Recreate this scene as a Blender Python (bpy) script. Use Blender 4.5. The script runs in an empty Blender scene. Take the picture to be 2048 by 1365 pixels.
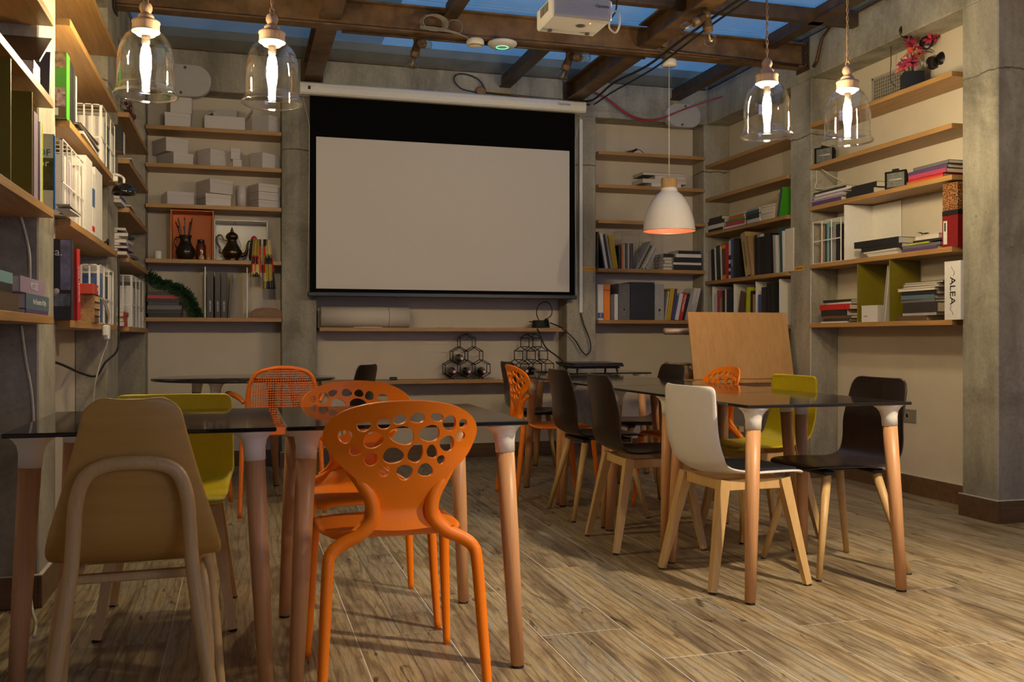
import bpy, bmesh, math, random
from math import sin, cos, pi, radians, sqrt, tan
from mathutils import Vector as V, Matrix as M, geometry
RN = random.Random(11)
SC = bpy.context.scene
C = SC.collection
# ------------------------------------------------------------------ camera
FOC, YAW, HORY, CAMH = 1900.0, radians(15.96), 677.0, 1.0
cd = bpy.data.cameras.new('camera'); cam = bpy.data.objects.new('camera', cd); C.objects.link(cam)
cam.location = (0, 0, CAMH); cam.rotation_euler = (pi / 2, 0, -YAW)
cd.sensor_width = 36; cd.lens = FOC / 2048 * 36; cd.shift_y = -(682.5 - HORY) / 2048
cd.clip_start = 0.05
SC.camera = cam
# ------------------------------------------------------------------ world: dusk sky
W = bpy.data.worlds.new('dusk'); SC.world = W; W.use_nodes = True
nt = W.node_tree; nt.nodes.clear()
wo = nt.nodes.new('ShaderNodeOutputWorld'); bg = nt.nodes.new('ShaderNodeBackground')
tc = nt.nodes.new('ShaderNodeTexCoord'); nz = nt.nodes.new('ShaderNodeTexNoise'); rp = nt.nodes.new('ShaderNodeValToRGB')
nz.inputs['Scale'].default_value = 1.6; nz.inputs['Detail'].default_value = 3
rp.color_ramp.elements[0].position = .35; rp.color_ramp.elements[0].color = (.022, .12, .34, 1)
rp.color_ramp.elements[1].position = .7; rp.color_ramp.elements[1].color = (.075, .19, .36, 1)
nt.links.new(tc.outputs['Generated'], nz.inputs['Vector']); nt.links.new(nz.outputs['Fac'], rp.inputs['Fac'])
nt.links.new(rp.outputs['Color'], bg.inputs['Color']); nt.links.new(bg.outputs[0], wo.inputs[0])
bg.inputs['Strength'].default_value = 1.7
# ------------------------------------------------------------------ exposure
SC.view_settings.view_transform = 'Standard'; SC.view_settings.look = 'None'
SC.view_settings.gamma = 1; SC.view_settings.use_curve_mapping = False
SC.view_settings.exposure = 0.30
try:
    SC.cycles.use_denoising = True
    SC.cycles.max_bounces = 8; SC.cycles.transparent_max_bounces = 16
    SC.cycles.sample_clamp_indirect = 4.0
except Exception: pass
WARM = (1.0, .70, .40)
BULB = 640.0          # emission strength of the filament bulbs
def area(name, loc, rot, size, sy, col, e):
    l = bpy.data.lights.new(name, 'AREA'); l.shape = 'RECTANGLE'; l.size = size; l.size_y = sy; l.color = col; l.energy = e
    o = bpy.data.objects.new(name, l); o.location = loc; o.rotation_euler = rot; C.objects.link(o); return o
# cool evening daylight through the shop window behind the camera
area('window_daylight', (3.1, -2.85, 1.7), (radians(90), 0, 0), 1.8, 2.2, (.86, .74, 1.0), 26)
# warm ceiling spots of the front room behind the camera
def spot_lamp(loc, aim, e, ang, col=(1, .74, .46), bl=.7):
    l = bpy.data.lights.new('front_room_spot', 'SPOT'); l.energy = e; l.color = col; l.spot_size = radians(ang); l.spot_blend = bl; l.shadow_soft_size = .06
    o = bpy.data.objects.new('front_room_spot', l); o.location = loc
    o.rotation_euler = (V(aim) - V(loc)).to_track_quat('-Z', 'Y').to_euler(); C.objects.link(o)
spot_lamp((2.7, 1.3, 2.9), (2.05, 2.5, 0), 430, 70, (1, .80, .56))
spot_lamp((2.2, -.9, 2.85), (1.65, 2.7, .2), 110, 40, (1, .80, .56))
# ------------------------------------------------------------------ helpers
def xat(px, Y):
    a = (px - 1024) / FOC; c, s = cos(YAW), sin(YAW); return Y * (a * c + s) / (c - a * s)
def yat(px, X):
    a = (px - 1024) / FOC; c, s = cos(YAW), sin(YAW); return X * (c - a * s) / (a * c + s)
def zat(py, X, Y):
    return CAMH + (HORY - py) * (X * sin(YAW) + Y * cos(YAW)) / FOC
def link(o, parent=None):
    C.objects.link(o)
    if parent: o.parent = parent
    return o
def tag(o, label=None, cat=None, group=None, kind=None):
    if label: o['label'] = label
    if cat: o['category'] = cat
    if group: o['group'] = group
    if kind: o['kind'] = kind
    return o
def thing(name, label, cat, loc=(0, 0, 0), rz=0, group=None):
    o = bpy.data.objects.new(name, None); o.empty_display_size = .05
    C.objects.link(o); o.location = loc; o.rotation_euler = (0, 0, rz)
    return tag(o, label, cat, group)
def copy_tree(o, parent=None):
    c = o.copy(); C.objects.link(c)
    if parent: c.parent = parent
    for ch in o.children: copy_tree(ch, c)
    return c
def catmull(pts, n=6):
    pts = [V(p) for p in pts]; out = []
    for i in range(len(pts) - 1):
        p0 = pts[max(i - 1, 0)]; p1 = pts[i]; p2 = pts[i + 1]; p3 = pts[min(i + 2, len(pts) - 1)]
        for k in range(n):
            t = k / n
            out.append(.5 * ((2 * p1) + (p2 - p0) * t + (2 * p0 - 5 * p1 + 4 * p2 - p3) * t * t + (3 * p1 - p0 - 3 * p2 + p3) * t ** 3))
    out.append(pts[-1]); return out
class MB:
    def __init__(s): s.bm = bmesh.new()
    def box(s, c, d, rot=None, bev=0):
        r = bmesh.ops.create_cube(s.bm, size=1); vs = r['verts']
        m = M.Translation(V(c)) @ (rot.to_4x4() if rot else M.Identity(4)) @ M.Diagonal((d[0], d[1], d[2], 1))
        bmesh.ops.transform(s.bm, matrix=m, verts=vs)
        if bev:
            es = list({e for v in vs for e in v.link_edges})
            bmesh.ops.bevel(s.bm, geom=es, offset=bev, segments=1, affect='EDGES')
        return s
    def bb(s, x0, x1, y0, y1, z0, z1, bev=0):
        return s.box(((x0 + x1) / 2, (y0 + y1) / 2, (z0 + z1) / 2), (x1 - x0, y1 - y0, z1 - z0), None, bev)
    def tube(s, pts, r, n=8, closed=False, caps=True):
        pts = [V(p) for p in pts]; N = len(pts)
        rs = list(r) if isinstance(r, (list, tuple)) else [r] * N
        if len(rs) != N:
            a = rs; rs = []
            for i in range(N):
                t = i / (N - 1) * (len(a) - 1); k = min(int(t), len(a) - 2); rs.append(a[k] + (a[k + 1] - a[k]) * (t - k))
        rings = []; up = None
        for i in range(N):
            if closed: d = (pts[(i + 1) % N] - pts[i - 1]).normalized()
            else: d = (pts[min(i + 1, N - 1)] - pts[max(i - 1, 0)]).normalized()
            if up is None: up = d.orthogonal().normalized()
            else:
                up = up - d * up.dot(d)
                up = up.normalized() if up.length > 1e-6 else d.orthogonal().normalized()
            q = d.cross(up)
            rings.append([s.bm.verts.new(pts[i] + rs[i] * (up * cos(2 * pi * k / n) + q * sin(2 * pi * k / n))) for k in range(n)])
        for i in range(N if closed else N - 1):
            a, b = rings[i], rings[(i + 1) % N]
            for k in range(n):
                f = s.bm.faces.new((a[k], a[(k + 1) % n], b[(k + 1) % n], b[k])); f.smooth = n > 4
        if caps and not closed:
            s.bm.faces.new(rings[0][::-1]); s.bm.faces.new(rings[-1])
        return s
    def lathe(s, prof, n=20, c=(0, 0, 0), mat=None, closed=False):
        rings = []
        for r, z in prof:
            if r < 1e-5: rings.append([s.bm.verts.new(V(c) + V((0, 0, z)))])
            else: rings.append([s.bm.verts.new(V(c) + V((r * cos(2 * pi * k / n), r * sin(2 * pi * k / n), z))) for k in range(n)])
        prs = list(zip(rings, rings[1:])) + ([(rings[-1], rings[0])] if closed else [])
        vs = [v for r in rings for v in r]
        for a, b in prs:
            for k in range(n):
                k2 = (k + 1) % n
                if len(a) == 1 and len(b) == 1: continue
                if len(a) == 1: f = s.bm.faces.new((a[0], b[k2], b[k]))
                elif len(b) == 1: f = s.bm.faces.new((a[k], a[k2], b[0]))
                else: f = s.bm.faces.new((a[k], a[k2], b[k2], b[k]))
                f.smooth = True
        if mat is not None: bmesh.ops.transform(s.bm, matrix=mat, verts=vs)
        return s
    def prism(s, poly, d0, d1, axis='z'):
        def p(a, b, t): return {'z': (a, b, t), 'y': (a, t, b), 'x': (t, a, b)}[axis]
        A = [s.bm.verts.new(p(a, b, d0)) for a, b in poly]; B = [s.bm.verts.new(p(a, b, d1)) for a, b in poly]
        s.bm.faces.new(A[::-1]); s.bm.faces.new(B); n = len(poly)
        for i in range(n): s.bm.faces.new((A[i], A[(i + 1) % n], B[(i + 1) % n], B[i]))
        return s
    def grid(s, P, nu, nv, wrap=False):
        g = [[s.bm.verts.new(P(i / nu, j / nv)) for j in range(nv + 1)] for i in range(nu + 1)]
        for i in range(nu):
            for j in range(nv):
                f = s.bm.faces.new((g[i][j], g[i + 1][j], g[i + 1][j + 1], g[i][j + 1])); f.smooth = True
        return s
    def xf(s, m):
        bmesh.ops.transform(s.bm, matrix=m, verts=s.bm.verts[:]); return s
    def build(s, name, mat, parent=None, solid=0, sub=0, split=0, off=0, smooth=False):
        bmesh.ops.recalc_face_normals(s.bm, faces=s.bm.faces[:])
        me = bpy.data.meshes.new(name)
        if smooth:
            for f in s.bm.faces: f.smooth = True
        s.bm.to_mesh(me); s.bm.free(); me.materials.append(mat)
        o = bpy.data.objects.new(name, me); link(o, parent)
        if solid:
            m = o.modifiers.new('thick', 'SOLIDIFY'); m.thickness = solid; m.offset = off
        if sub:
            m = o.modifiers.new('smooth', 'SUBSURF'); m.levels = sub; m.render_levels = sub
        if split:
            m = o.modifiers.new('edges', 'EDGE_SPLIT'); m.split_angle = radians(split)
        return o
def RX(a): return M.Rotation(radians(a), 4, 'X')
def RY(a): return M.Rotation(radians(a), 4, 'Y')
def RZ(a): return M.Rotation(radians(a), 4, 'Z')
def T(*p): return M.Translation(V(p))
# ------------------------------------------------------------------ materials
MATS = {}
def nodes(name):
    m = bpy.data.materials.new(name); m.use_nodes = True
    t = m.node_tree; return m, t, t.nodes, t.links, t.nodes['Principled BSDF']
def noise(N, L, vec, scale, detail=4, rough=.55, dist=0):
    n = N.new('ShaderNodeTexNoise'); n.inputs['Scale'].default_value = scale; n.inputs['Detail'].default_value = detail
    n.inputs['Roughness'].default_value = rough; n.inputs['Distortion'].default_value = dist
    if vec: L.new(vec, n.inputs['Vector'])
    return n
def ramp(N, L, fac, stops):
    r = N.new('ShaderNodeValToRGB'); e = r.color_ramp.elements
    while len(e) < len(stops): e.new(.5)
    for el, (p, c) in zip(e, stops): el.position = p; el.color = (*c, 1)
    L.new(fac, r.inputs['Fac']); return r
def mixc(N, L, a, b, fac, mode='MIX'):
    m = N.new('ShaderNodeMix'); m.data_type = 'RGBA'; m.blend_type = mode
    for sock, val in ((m.inputs[0], fac), (m.inputs[6], a), (m.inputs[7], b)):
        if isinstance(val, bpy.types.NodeSocket): L.new(val, sock)
        elif isinstance(val, (int, float)): sock.default_value = val
        else: sock.default_value = (*val, 1)
    return m.outputs[2]
def bump(N, L, bs, h, st, dist=.01):
    b = N.new('ShaderNodeBump'); b.inputs['Strength'].default_value = st; b.inputs['Distance'].default_value = dist
    L.new(h, b.inputs['Height']); L.new(b.outputs[0], bs.inputs['Normal'])
def objvec(N, L, scale=(1, 1, 1)):
    t = N.new('ShaderNodeTexCoord'); m = N.new('ShaderNodeMapping'); m.inputs['Scale'].default_value = scale
    L.new(t.outputs['Object'], m.inputs['Vector']); return m.outputs[0]
def plain(name, col, rough=.5, metal=0, var=.08, coat=0, spec=.5, sc=40, bmp=0):
    if name in MATS: return MATS[name]
    m, t, N, L, b = nodes(name)
    v = objvec(N, L); n = noise(N, L, v, sc)
    lo = tuple(c * (1 - var) for c in col); hi = tuple(min(1, c * (1 + var)) for c in col)
    r = ramp(N, L, n.outputs['Fac'], [(.3, lo), (.7, hi)]); L.new(r.outputs[0], b.inputs['Base Color'])
    b.inputs['Roughness'].default_value = rough; b.inputs['Metallic'].default_value = metal
    b.inputs['Coat Weight'].default_value = coat; b.inputs['Specular IOR Level'].default_value = spec
    if bmp: bump(N, L, b, n.outputs['Fac'], bmp, .002)
    MATS[name] = m; return m
def wood(name, lo, hi, axis=0, scale=1.0, rough=.45, fine=.25):
    if name in MATS: return MATS[name]
    m, t, N, L, b = nodes(name)
    s = [22 * scale] * 3; s[axis] = 1.3 * scale
    s2 = [160 * scale] * 3; s2[axis] = 4 * scale
    n1 = noise(N, L, objvec(N, L, s), 1, 5, .6, .6); n2 = noise(N, L, objvec(N, L, s2), 1, 3)
    r = ramp(N, L, n1.outputs['Fac'], [(.25, lo), (.75, hi)])
    r2 = ramp(N, L, n2.outputs['Fac'], [(.35, (1 - fine,) * 3), (.6, (1, 1, 1))])
    L.new(mixc(N, L, r.outputs[0], r2.outputs[0], 1.0, 'MULTIPLY'), b.inputs['Base Color'])
    b.inputs['Roughness'].default_value = rough
    bump(N, L, b, n2.outputs['Fac'], .15, .002)
    MATS[name] = m; return m
def concrete(name, lo, hi):
    m, t, N, L, b = nodes(name)
    v = objvec(N, L); v2 = objvec(N, L, (1, 1, .35))
    n1 = noise(N, L, v2, 2.6, 8, .62, .5); n2 = noise(N, L, v, 45, 6, .7); n3 = noise(N, L, v, 70, 2, .5)
    n4 = noise(N, L, objvec(N, L, (6, 6, .5)), 1.5, 4, .6)
    r = ramp(N, L, n1.outputs['Fac'], [(.33, lo), (.47, tuple((a + c) / 2 for a, c in zip(lo, hi))), (.66, hi)])
    r2 = ramp(N, L, n2.outputs['Fac'], [(.3, (.78,) * 3), (.65, (1, 1, 1))])
    c1 = mixc(N, L, r.outputs[0], r2.outputs[0], 1.0, 'MULTIPLY')
    r3 = ramp(N, L, n3.outputs['Fac'], [(.24, (.25,) * 3), (.30, (1, 1, 1))])
    c2 = mixc(N, L, c1, r3.outputs[0], .8, 'MULTIPLY')
    r4 = ramp(N, L, n4.outputs['Fac'], [(.35, (.72,) * 3), (.6, (1, 1, 1))])
    n5 = noise(N, L, v, 1.3, 6, .7, 1.0); r5 = ramp(N, L, n5.outputs['Fac'], [(.36, (.62, .60, .56)), (.50, (1, 1, 1))])
    c3 = mixc(N, L, c2, r5.outputs[0], .8, 'MULTIPLY')
    c4 = mixc(N, L, c3, r4.outputs[0], .6, 'MULTIPLY')
    # ragged pour joint of the formwork
    tz = N.new('ShaderNodeTexCoord'); sz = N.new('ShaderNodeSeparateXYZ'); L.new(tz.outputs['Object'], sz.inputs[0])
    m1 = N.new('ShaderNodeMath'); m1.operation = 'MULTIPLY_ADD'; m1.inputs[1].default_value = .05; L.new(noise(N, L, v, 9, 4).outputs['Fac'], m1.inputs[0]); L.new(sz.outputs['Z'], m1.inputs[2])
    m2 = N.new('ShaderNodeMath'); m2.operation = 'COMPARE'; m2.inputs[1].default_value = 2.485; m2.inputs[2].default_value = .005; L.new(m1.outputs[0], m2.inputs[0])
    c4 = mixc(N, L, c4, (.10, .088, .065), m2.outputs[0])
    L.new(c4, b.inputs['Base Color'])
    b.inputs['Roughness'].default_value = .8
    ad = N.new('ShaderNodeMath'); ad.operation = 'ADD'; L.new(n2.outputs['Fac'], ad.inputs[0]); L.new(r3.outputs[0], ad.inputs[1])
    bump(N, L, b, ad.outputs[0], .35, .004)
    MATS[name] = m; return m
def glassy(name, tint=(1, 1, 1), rough=.02, ior=1.45, gl=1.0, dust=0):
    m, t, N, L, b = nodes(name); N.remove(b)
    out = N['Material Output']; tr = N.new('ShaderNodeBsdfTransparent'); g = N.new('ShaderNodeBsdfGlossy'); mx = N.new('ShaderNodeMixShader')
    lw = N.new('ShaderNodeLayerWeight'); lw.inputs['Blend'].default_value = .5
    pw = N.new('ShaderNodeMath'); pw.operation = 'POWER'; pw.inputs[1].default_value = 3.2; L.new(lw.outputs['Facing'], pw.inputs[0])
    f0 = ((ior - 1) / (ior + 1)) ** 2 * 1.6
    fr = N.new('ShaderNodeMath'); fr.operation = 'MULTIPLY_ADD'; fr.inputs[1].default_value = .75 * (1 - f0); fr.inputs[2].default_value = f0; L.new(pw.outputs[0], fr.inputs[0])
    no = noise(N, L, objvec(N, L), 12)
    rr = ramp(N, L, no.outputs['Fac'], [(.3, tuple(c * .97 for c in tint)), (.7, tint)])
    L.new(rr.outputs[0], tr.inputs['Color']); g.inputs['Roughness'].default_value = rough; g.inputs['Color'].default_value = (gl, gl, gl, 1)
    L.new(fr.outputs[0], mx.inputs[0]); L.new(tr.outputs[0], mx.inputs[1]); L.new(g.outputs[0], mx.inputs[2]); last = mx.outputs[0]
    if dust:      # film of dust that catches the room light
        df = N.new('ShaderNodeBsdfDiffuse'); df.inputs['Color'].default_value = (.62, .60, .50, 1); m2 = N.new('ShaderNodeMixShader')
        dn = noise(N, L, objvec(N, L), 2.2, 5, .6); dr = ramp(N, L, dn.outputs['Fac'], [(.3, (dust * .5,) * 3), (.7, (dust * 1.3,) * 3)])
        L.new(dr.outputs[0], m2.inputs[0]); L.new(last, m2.inputs[1]); L.new(df.outputs[0], m2.inputs[2]); last = m2.outputs[0]
    L.new(last, out.inputs['Surface'])
    MATS[name] = m; return m
def emit(name, col, st):
    m, t, N, L, b = nodes(name)
    b.inputs['Base Color'].default_value = (.8, .8, .8, 1); b.inputs['Emission Color'].default_value = (*col, 1); b.inputs['Emission Strength'].default_value = st
    MATS[name] = m; return m
OAKX = wood('oak_x', (.34, .172, .052), (.49, .27, .088), 0, 1.0)
OAKY = wood('oak_y', (.34, .172, .052), (.49, .27, .088), 1, 1.0)
CONC = concrete('concrete', (.215, .195, .15), (.47, .43, .345))
PLAST = plain('plaster', (.57, .505, .415), .85, 0, .04, sc=5, bmp=.15)
STEEL = plain('rusty_steel', (.15, .082, .034), .45, .3, .45, sc=9, bmp=.1)
STEEL2 = plain('dark_steel', (.075, .046, .026), .45, .35, .3, sc=14)
COPPER = plain('conduit_brass', (.22, .115, .05), .35, .9, .25)
BLACKM = plain('black_metal', (.012, .011, .010), .4, .3, .2)
BLACKP = plain('black_plastic', (.014, .013, .012), .35, 0, .2)
WHITEP = plain('white_plastic', (.70, .67, .62), .4, 0, .03)
WHITEM = plain('white_enamel_metal', (.72, .69, .64), .35, 0, .03)
ORANGE = plain('orange_plastic', (.92, .215, .002), .42, 0, .05, spec=.35, sc=300, bmp=.04)
ORANGEM = plain('orange_enamel', (.70, .15, .006), .35, 0, .06)
YELL = plain('yellow_green_plastic', (.56, .43, .004), .42, 0, .05)
BEECH = wood('beech', (.54, .26, .10), (.68, .36, .155), 2, 1.2, .42, .09)
ASH = wood('ash', (.55, .34, .125), (.66, .43, .175), 2, 1.3, .45, .09)
PLY = wood('birch_plywood', (.45, .235, .04), (.60, .345, .08), 0, .28, .42, .07)
WENGE = wood('wenge', (.012, .006, .0045), (.024, .012, .008), 2, 1.6, .30)
TOPB = plain('black_laminate', (.014, .012, .011), .07, 0, .12, sc=120)
PLYB = wood('birch_board', (.48, .25, .08), (.60, .335, .125), 2, .35, .5, .10)
SKIRT = wood('skirting', (.10, .052, .022), (.19, .105, .05), 0, .8, .4)
CARD = plain('white_card', (.56, .52, .50), .7, 0, .03, sc=90)
PAPER = plain('paper', (.66, .61, .54), .8, 0, .04)
PAGES = plain('book_pages', (.58, .51, .42), .85, 0, .10, sc=200)
OLIVE = plain('olive_lacquer', (.17, .135, .006), .45, 0, .05)
CORD = plain('black_cord', (.012, .011, .010), .5)
BRONZE = plain('aged_bronze', (.085, .052, .022), .28, .9, .35, sc=25)
# ================================================================== SETTING
XL, XR, YB = -.89, 4.15, 7.75          # plaster planes
def struct(name, mb, mat, parent=None, **k):
    o = mb.build(name, mat, parent, **k)
    if not parent: o['kind'] = 'structure'
    return o
# --- floor of wood-look tiles
def floor_tile_mat():
    m, t, N, L, b = nodes('wood_look_tile')
    tcn = N.new('ShaderNodeTexCoord'); oi = N.new('ShaderNodeObjectInfo'); sep = N.new('ShaderNodeSeparateXYZ')
    L.new(tcn.outputs['Object'], sep.inputs[0])
    half = N.new('ShaderNodeMath'); half.operation = 'GREATER_THAN'; half.inputs[1].default_value = 0; L.new(sep.outputs['X'], half.inputs[0])
    ad = N.new('ShaderNodeMath'); ad.operation = 'MULTIPLY_ADD'; ad.inputs[1].default_value = 37.0; L.new(oi.outputs['Random'], ad.inputs[0]); L.new(half.outputs[0], ad.inputs[2])
    ad2 = N.new('ShaderNodeMath'); ad2.operation = 'MULTIPLY'; ad2.inputs[1].default_value = 5.3; L.new(ad.outputs[0], ad2.inputs[0])
    off = N.new('ShaderNodeCombineXYZ')
    for i in range(3): L.new(ad2.outputs[0], off.inputs[i])
    va = N.new('ShaderNodeVectorMath'); va.operation = 'ADD'; L.new(tcn.outputs['Object'], va.inputs[0]); L.new(off.outputs[0], va.inputs[1])
    def mp(s):
        q = N.new('ShaderNodeMapping'); q.inputs['Scale'].default_value = s; L.new(va.outputs[0], q.inputs['Vector']); return q.outputs[0]
    n1 = noise(N, L, mp((7, 1.1, 1)), 1.5, 6, .6, 1.2)     # broad tone
    n2 = noise(N, L, mp((95, 5.5, 1)), 1, 6, .68, 1.2)      # grain
    n3 = noise(N, L, mp((9, 2.2, 1)), 2.1, 3, .5, 1.5)     # dark knots / cracks
    wv = N.new('ShaderNodeTexWave'); wv.bands_direction = 'X'; wv.inputs['Scale'].default_value = 9; wv.inputs['Distortion'].default_value = 9; wv.inputs['Detail'].default_value = 3; wv.inputs['Detail Scale'].default_value = .9
    L.new(mp((1, .16, 1)), wv.inputs['Vector'])
    r = ramp(N, L, n1.outputs['Fac'], [(.30, (.16, .117, .068)), (.42, (.28, .212, .125)), (.52, (.42, .33, .19)), (.62, (.37, .325, .245)), (.74, (.54, .445, .29))])
    g = ramp(N, L, n2.outputs['Fac'], [(.34, (.50, .46, .41)), (.54, (1, 1, 1))])
    k = ramp(N, L, n3.outputs['Fac'], [(.29, (.14, .12, .10)), (.37, (1, 1, 1))])
    w = ramp(N, L, wv.outputs['Fac'], [(.0, (.5, .46, .42)), (.28, (1, 1, 1))])
    c = mixc(N, L, r.outputs[0], g.outputs[0], .85, 'MULTIPLY'); c = mixc(N, L, c, k.outputs[0], .8, 'MULTIPLY'); c = mixc(N, L, c, w.outputs[0], .6, 'MULTIPLY')
    # per plank tone
    fr = N.new('ShaderNodeMath'); fr.operation = 'FRACT'; L.new(ad2.outputs[0], fr.inputs[0])
    pr = ramp(N, L, fr.outputs[0], [(0, (.74, .76, .80)), (.5, (.95, .93, .88)), (1, (1.0, .96, .86))])
    c = mixc(N, L, c, pr.outputs[0], 1, 'MULTIPLY')
    # thin printed joint between the two planks of a tile
    ab = N.new('ShaderNodeMath'); ab.operation = 'ABSOLUTE'; L.new(sep.outputs['X'], ab.inputs[0])
    lt = N.new('ShaderNodeMath'); lt.operation = 'LESS_THAN'; lt.inputs[1].default_value = .0012; L.new(ab.outputs[0], lt.inputs[0])
    c = mixc(N, L, c, (.06, .04, .025), lt.outputs[0])
    L.new(c, b.inputs['Base Color']); b.inputs['Roughness'].default_value = .42
    bump(N, L, b, n2.outputs['Fac'], .25, .002)
    return m
TILE = floor_tile_mat()
GROUT = plain('pale_grout', (.56, .51, .44), .9)
fl = struct('floor', MB().bb(-1.3, 4.7, -3.0, 8.0, -.08, -.0012), GROUT)
tm = MB().box((0, 0, -.004), (.2958, 1.1958, .008), None, .0008)
t0 = tm.build('floor_tile', TILE, fl); t0.location = (-.9, 1.0, 0)
first = True
for i in range(19):
    x = -.982 + (i - 1) * .30
    sh = [.0, .62, .3, .9, .48, .15, .77][i % 7]
    for j in range(8):
        y = .62 + sh + j * 1.2 - 1.2
        if y < -.7 or y > 8.2: continue
        if first: o = t0; first = False
        else: o = t0.copy(); C.objects.link(o)
        o.parent = fl; o.location = (x + .003, min(y, 7.3 + .0) if y <= 7.3 else y, 0)
        o.rotation_euler = (0, 0, pi if (i * 3 + j) % 2 else 0)
# --- walls
struct('wall_back', MB().bb(XL - .1, XR + .1, YB, YB + .15, 0, 3.4), PLAST)
struct('wall_left', MB().bb(XL - .15, XL, -3.1, YB, 0, 3.4), PLAST)
struct('wall_right', MB().bb(XR, XR + .15, -3.1, YB, 0, 3.4), PLAST)
struct('wall_front', MB().bb(XL - .15, .6, -3.2, -3.05, 0, 3.4).bb(.6, 4.3, -3.2, -3.05, 2.9, 3.4).bb(.6, 4.3, -3.2, -3.05, 0, .45), plain('dark_front_room', (.10, .09, .08), .8))
# --- concrete frame
BH = 2.87; BT = 3.17
cols = [(XL, -.72, 3.875, 4.21), (XL, -.72, 5.78, 6.255), (XL, -.68, 7.53, YB), (.306, .570, 7.53, YB), (2.633, 2.892, 7.53, YB),
        (3.90, XR, 7.53, YB), (3.93, XR, 5.95, 6.22), (3.93, XR, 4.206, 4.472)]
for (x0, x1, y0, y1) in cols:
    struct('concrete_column', MB().bb(x0, x1, y0, y1, 0, BH, .006), CONC)
struct('concrete_beam', MB().bb(XL, XR, 7.53, YB, BH, BT, .006), CONC)
struct('concrete_beam', MB().bb(XL, -.72, 1.0, 7.529, BH, BT, .006), CONC)
struct('concrete_beam', MB().bb(3.93, XR, 1.0, 7.529, BH, BT, .006), CONC)
# --- skirting
def skirt(n, x0, x1, y0, y1, nm='baseboard_back'):
    o = struct(nm, MB().bb(x0, x1, y0, y1, 0, .12, .002), SKIRT)
    cap = MB().bb(x0, x1, y0, y1, .12, .124).build('grout_edge', GROUT, o); return o
s_ = .014
skirt(0, XL + .17 + .22, .306 - s_, YB - s_, YB); skirt(0, .57 + s_, 2.633 - s_, YB - s_, YB); skirt(0, 2.892 + s_, 3.9 - s_, YB - s_, YB)
for x0, x1 in ((.306 - s_, .57 + s_), (2.633 - s_, 2.892 + s_)): skirt(0, x0, x1, 7.53 - s_, 7.53)
skirt(0, XR - s_, XR, 4.472 + s_, 5.95 - s_, 'baseboard_right'); skirt(0, XR - s_, XR, 6.22 + s_, 7.53 - s_, 'baseboard_right')
for y0, y1 in ((4.206, 4.472), (5.95, 6.22)):
    skirt(0, 3.93 - s_, 3.93, y0 - s_, y1 + s_, 'baseboard_right'); skirt(0, 3.93, XR, y0 - s_, y0, 'baseboard_right')
for y0, y1 in ((3.875, 4.21), (5.78, 6.255)):
    skirt(0, -.72, -.72 + s_, y0 - s_, y1 + s_, 'baseboard_left'); skirt(0, XL, -.72, y0 - s_, y0, 'baseboard_left')
skirt(0, XL, XL + s_, 4.21 + s_, 5.78 - s_, 'baseboard_left')
# --- steel roof beams (I sections) and glass ceiling
def ibeam(name, p0, p1, z0, z1, w, tf=.011, tw=.008, mat=STEEL, lab=None):
    prof = [(-w/2, z0), (w/2, z0), (w/2, z0 + tf), (tw/2, z0 + tf), (tw/2, z1 - tf), (w/2, z1 - tf), (w/2, z1), (-w/2, z1), (-w/2, z1 - tf), (-tw/2, z1 - tf), (-tw/2, z0 + tf), (-w/2, z0 + tf)]
    mb = MB()
    if abs(p1[0] - p0[0]) > abs(p1[1] - p0[1]): mb.prism([(p0[1] + a, z) for a, z in prof], p0[0], p1[0], 'x')
    else: mb.prism([(p0[0] + a, z) for a, z in prof], p0[1], p1[1], 'y')
    o = mb.build(name, mat)
    tag(o, kind='structure'); return o
BA = 6.05
bA = ibeam('steel_beam', (-.70, BA), (3.915, BA), 2.955, 3.13, .10)
b2 = ibeam('steel_beam', (-.70, 4.2), (3.915, 4.2), 2.955, 3.13, .10)
b3 = ibeam('steel_beam', (-.70, 1.9), (3.915, 1.9), 2.955, 3.13, .10)
for X in (.535, 2.68):
    for (y0, y1) in ((6.105, 7.518), (4.255, 5.995), (1.955, 4.145)):
        o = ibeam('steel_beam', (X, y0), (X, y1), 2.985, 3.145, .13)
    MB().bb(X - .085, X + .085, 7.518, 7.53, 2.97, 3.16).build('end_plate', STEEL2, o)
for (x, b) in ((3.922, bA), (-.712, bA)):
    MB().bb(min(x, x + .008), max(x, x + .008), BA - .08, BA + .08, 2.93, 3.16).build('end_plate', STEEL2, b)
# bolts on the right end plate of beam A and end of beam over right column
for dy in (-.06, .06):
    for dz in (2.97, 3.05, 3.12):
        MB().lathe([(0, 0), (.012, 0), (.012, .012), (0, .012)], 6, mat=T(3.918, BA + dy, dz) @ RY(-90)).build('bolt', STEEL2, bA)
# edge channel on the concrete ring beam
ch = MB().bb(-.7, 3.92, 7.53, 7.60, BT + .002, BT + .095).build('steel_channel', STEEL); ch['kind'] = 'structure'
for (x0, x1) in ((-.80, -.72), (3.93, 4.01)):
    q = MB().bb(x0, x1, 1.0, 7.52, BT + .002, BT + .06).build('steel_channel', STEEL2); q['kind'] = 'structure'
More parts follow.
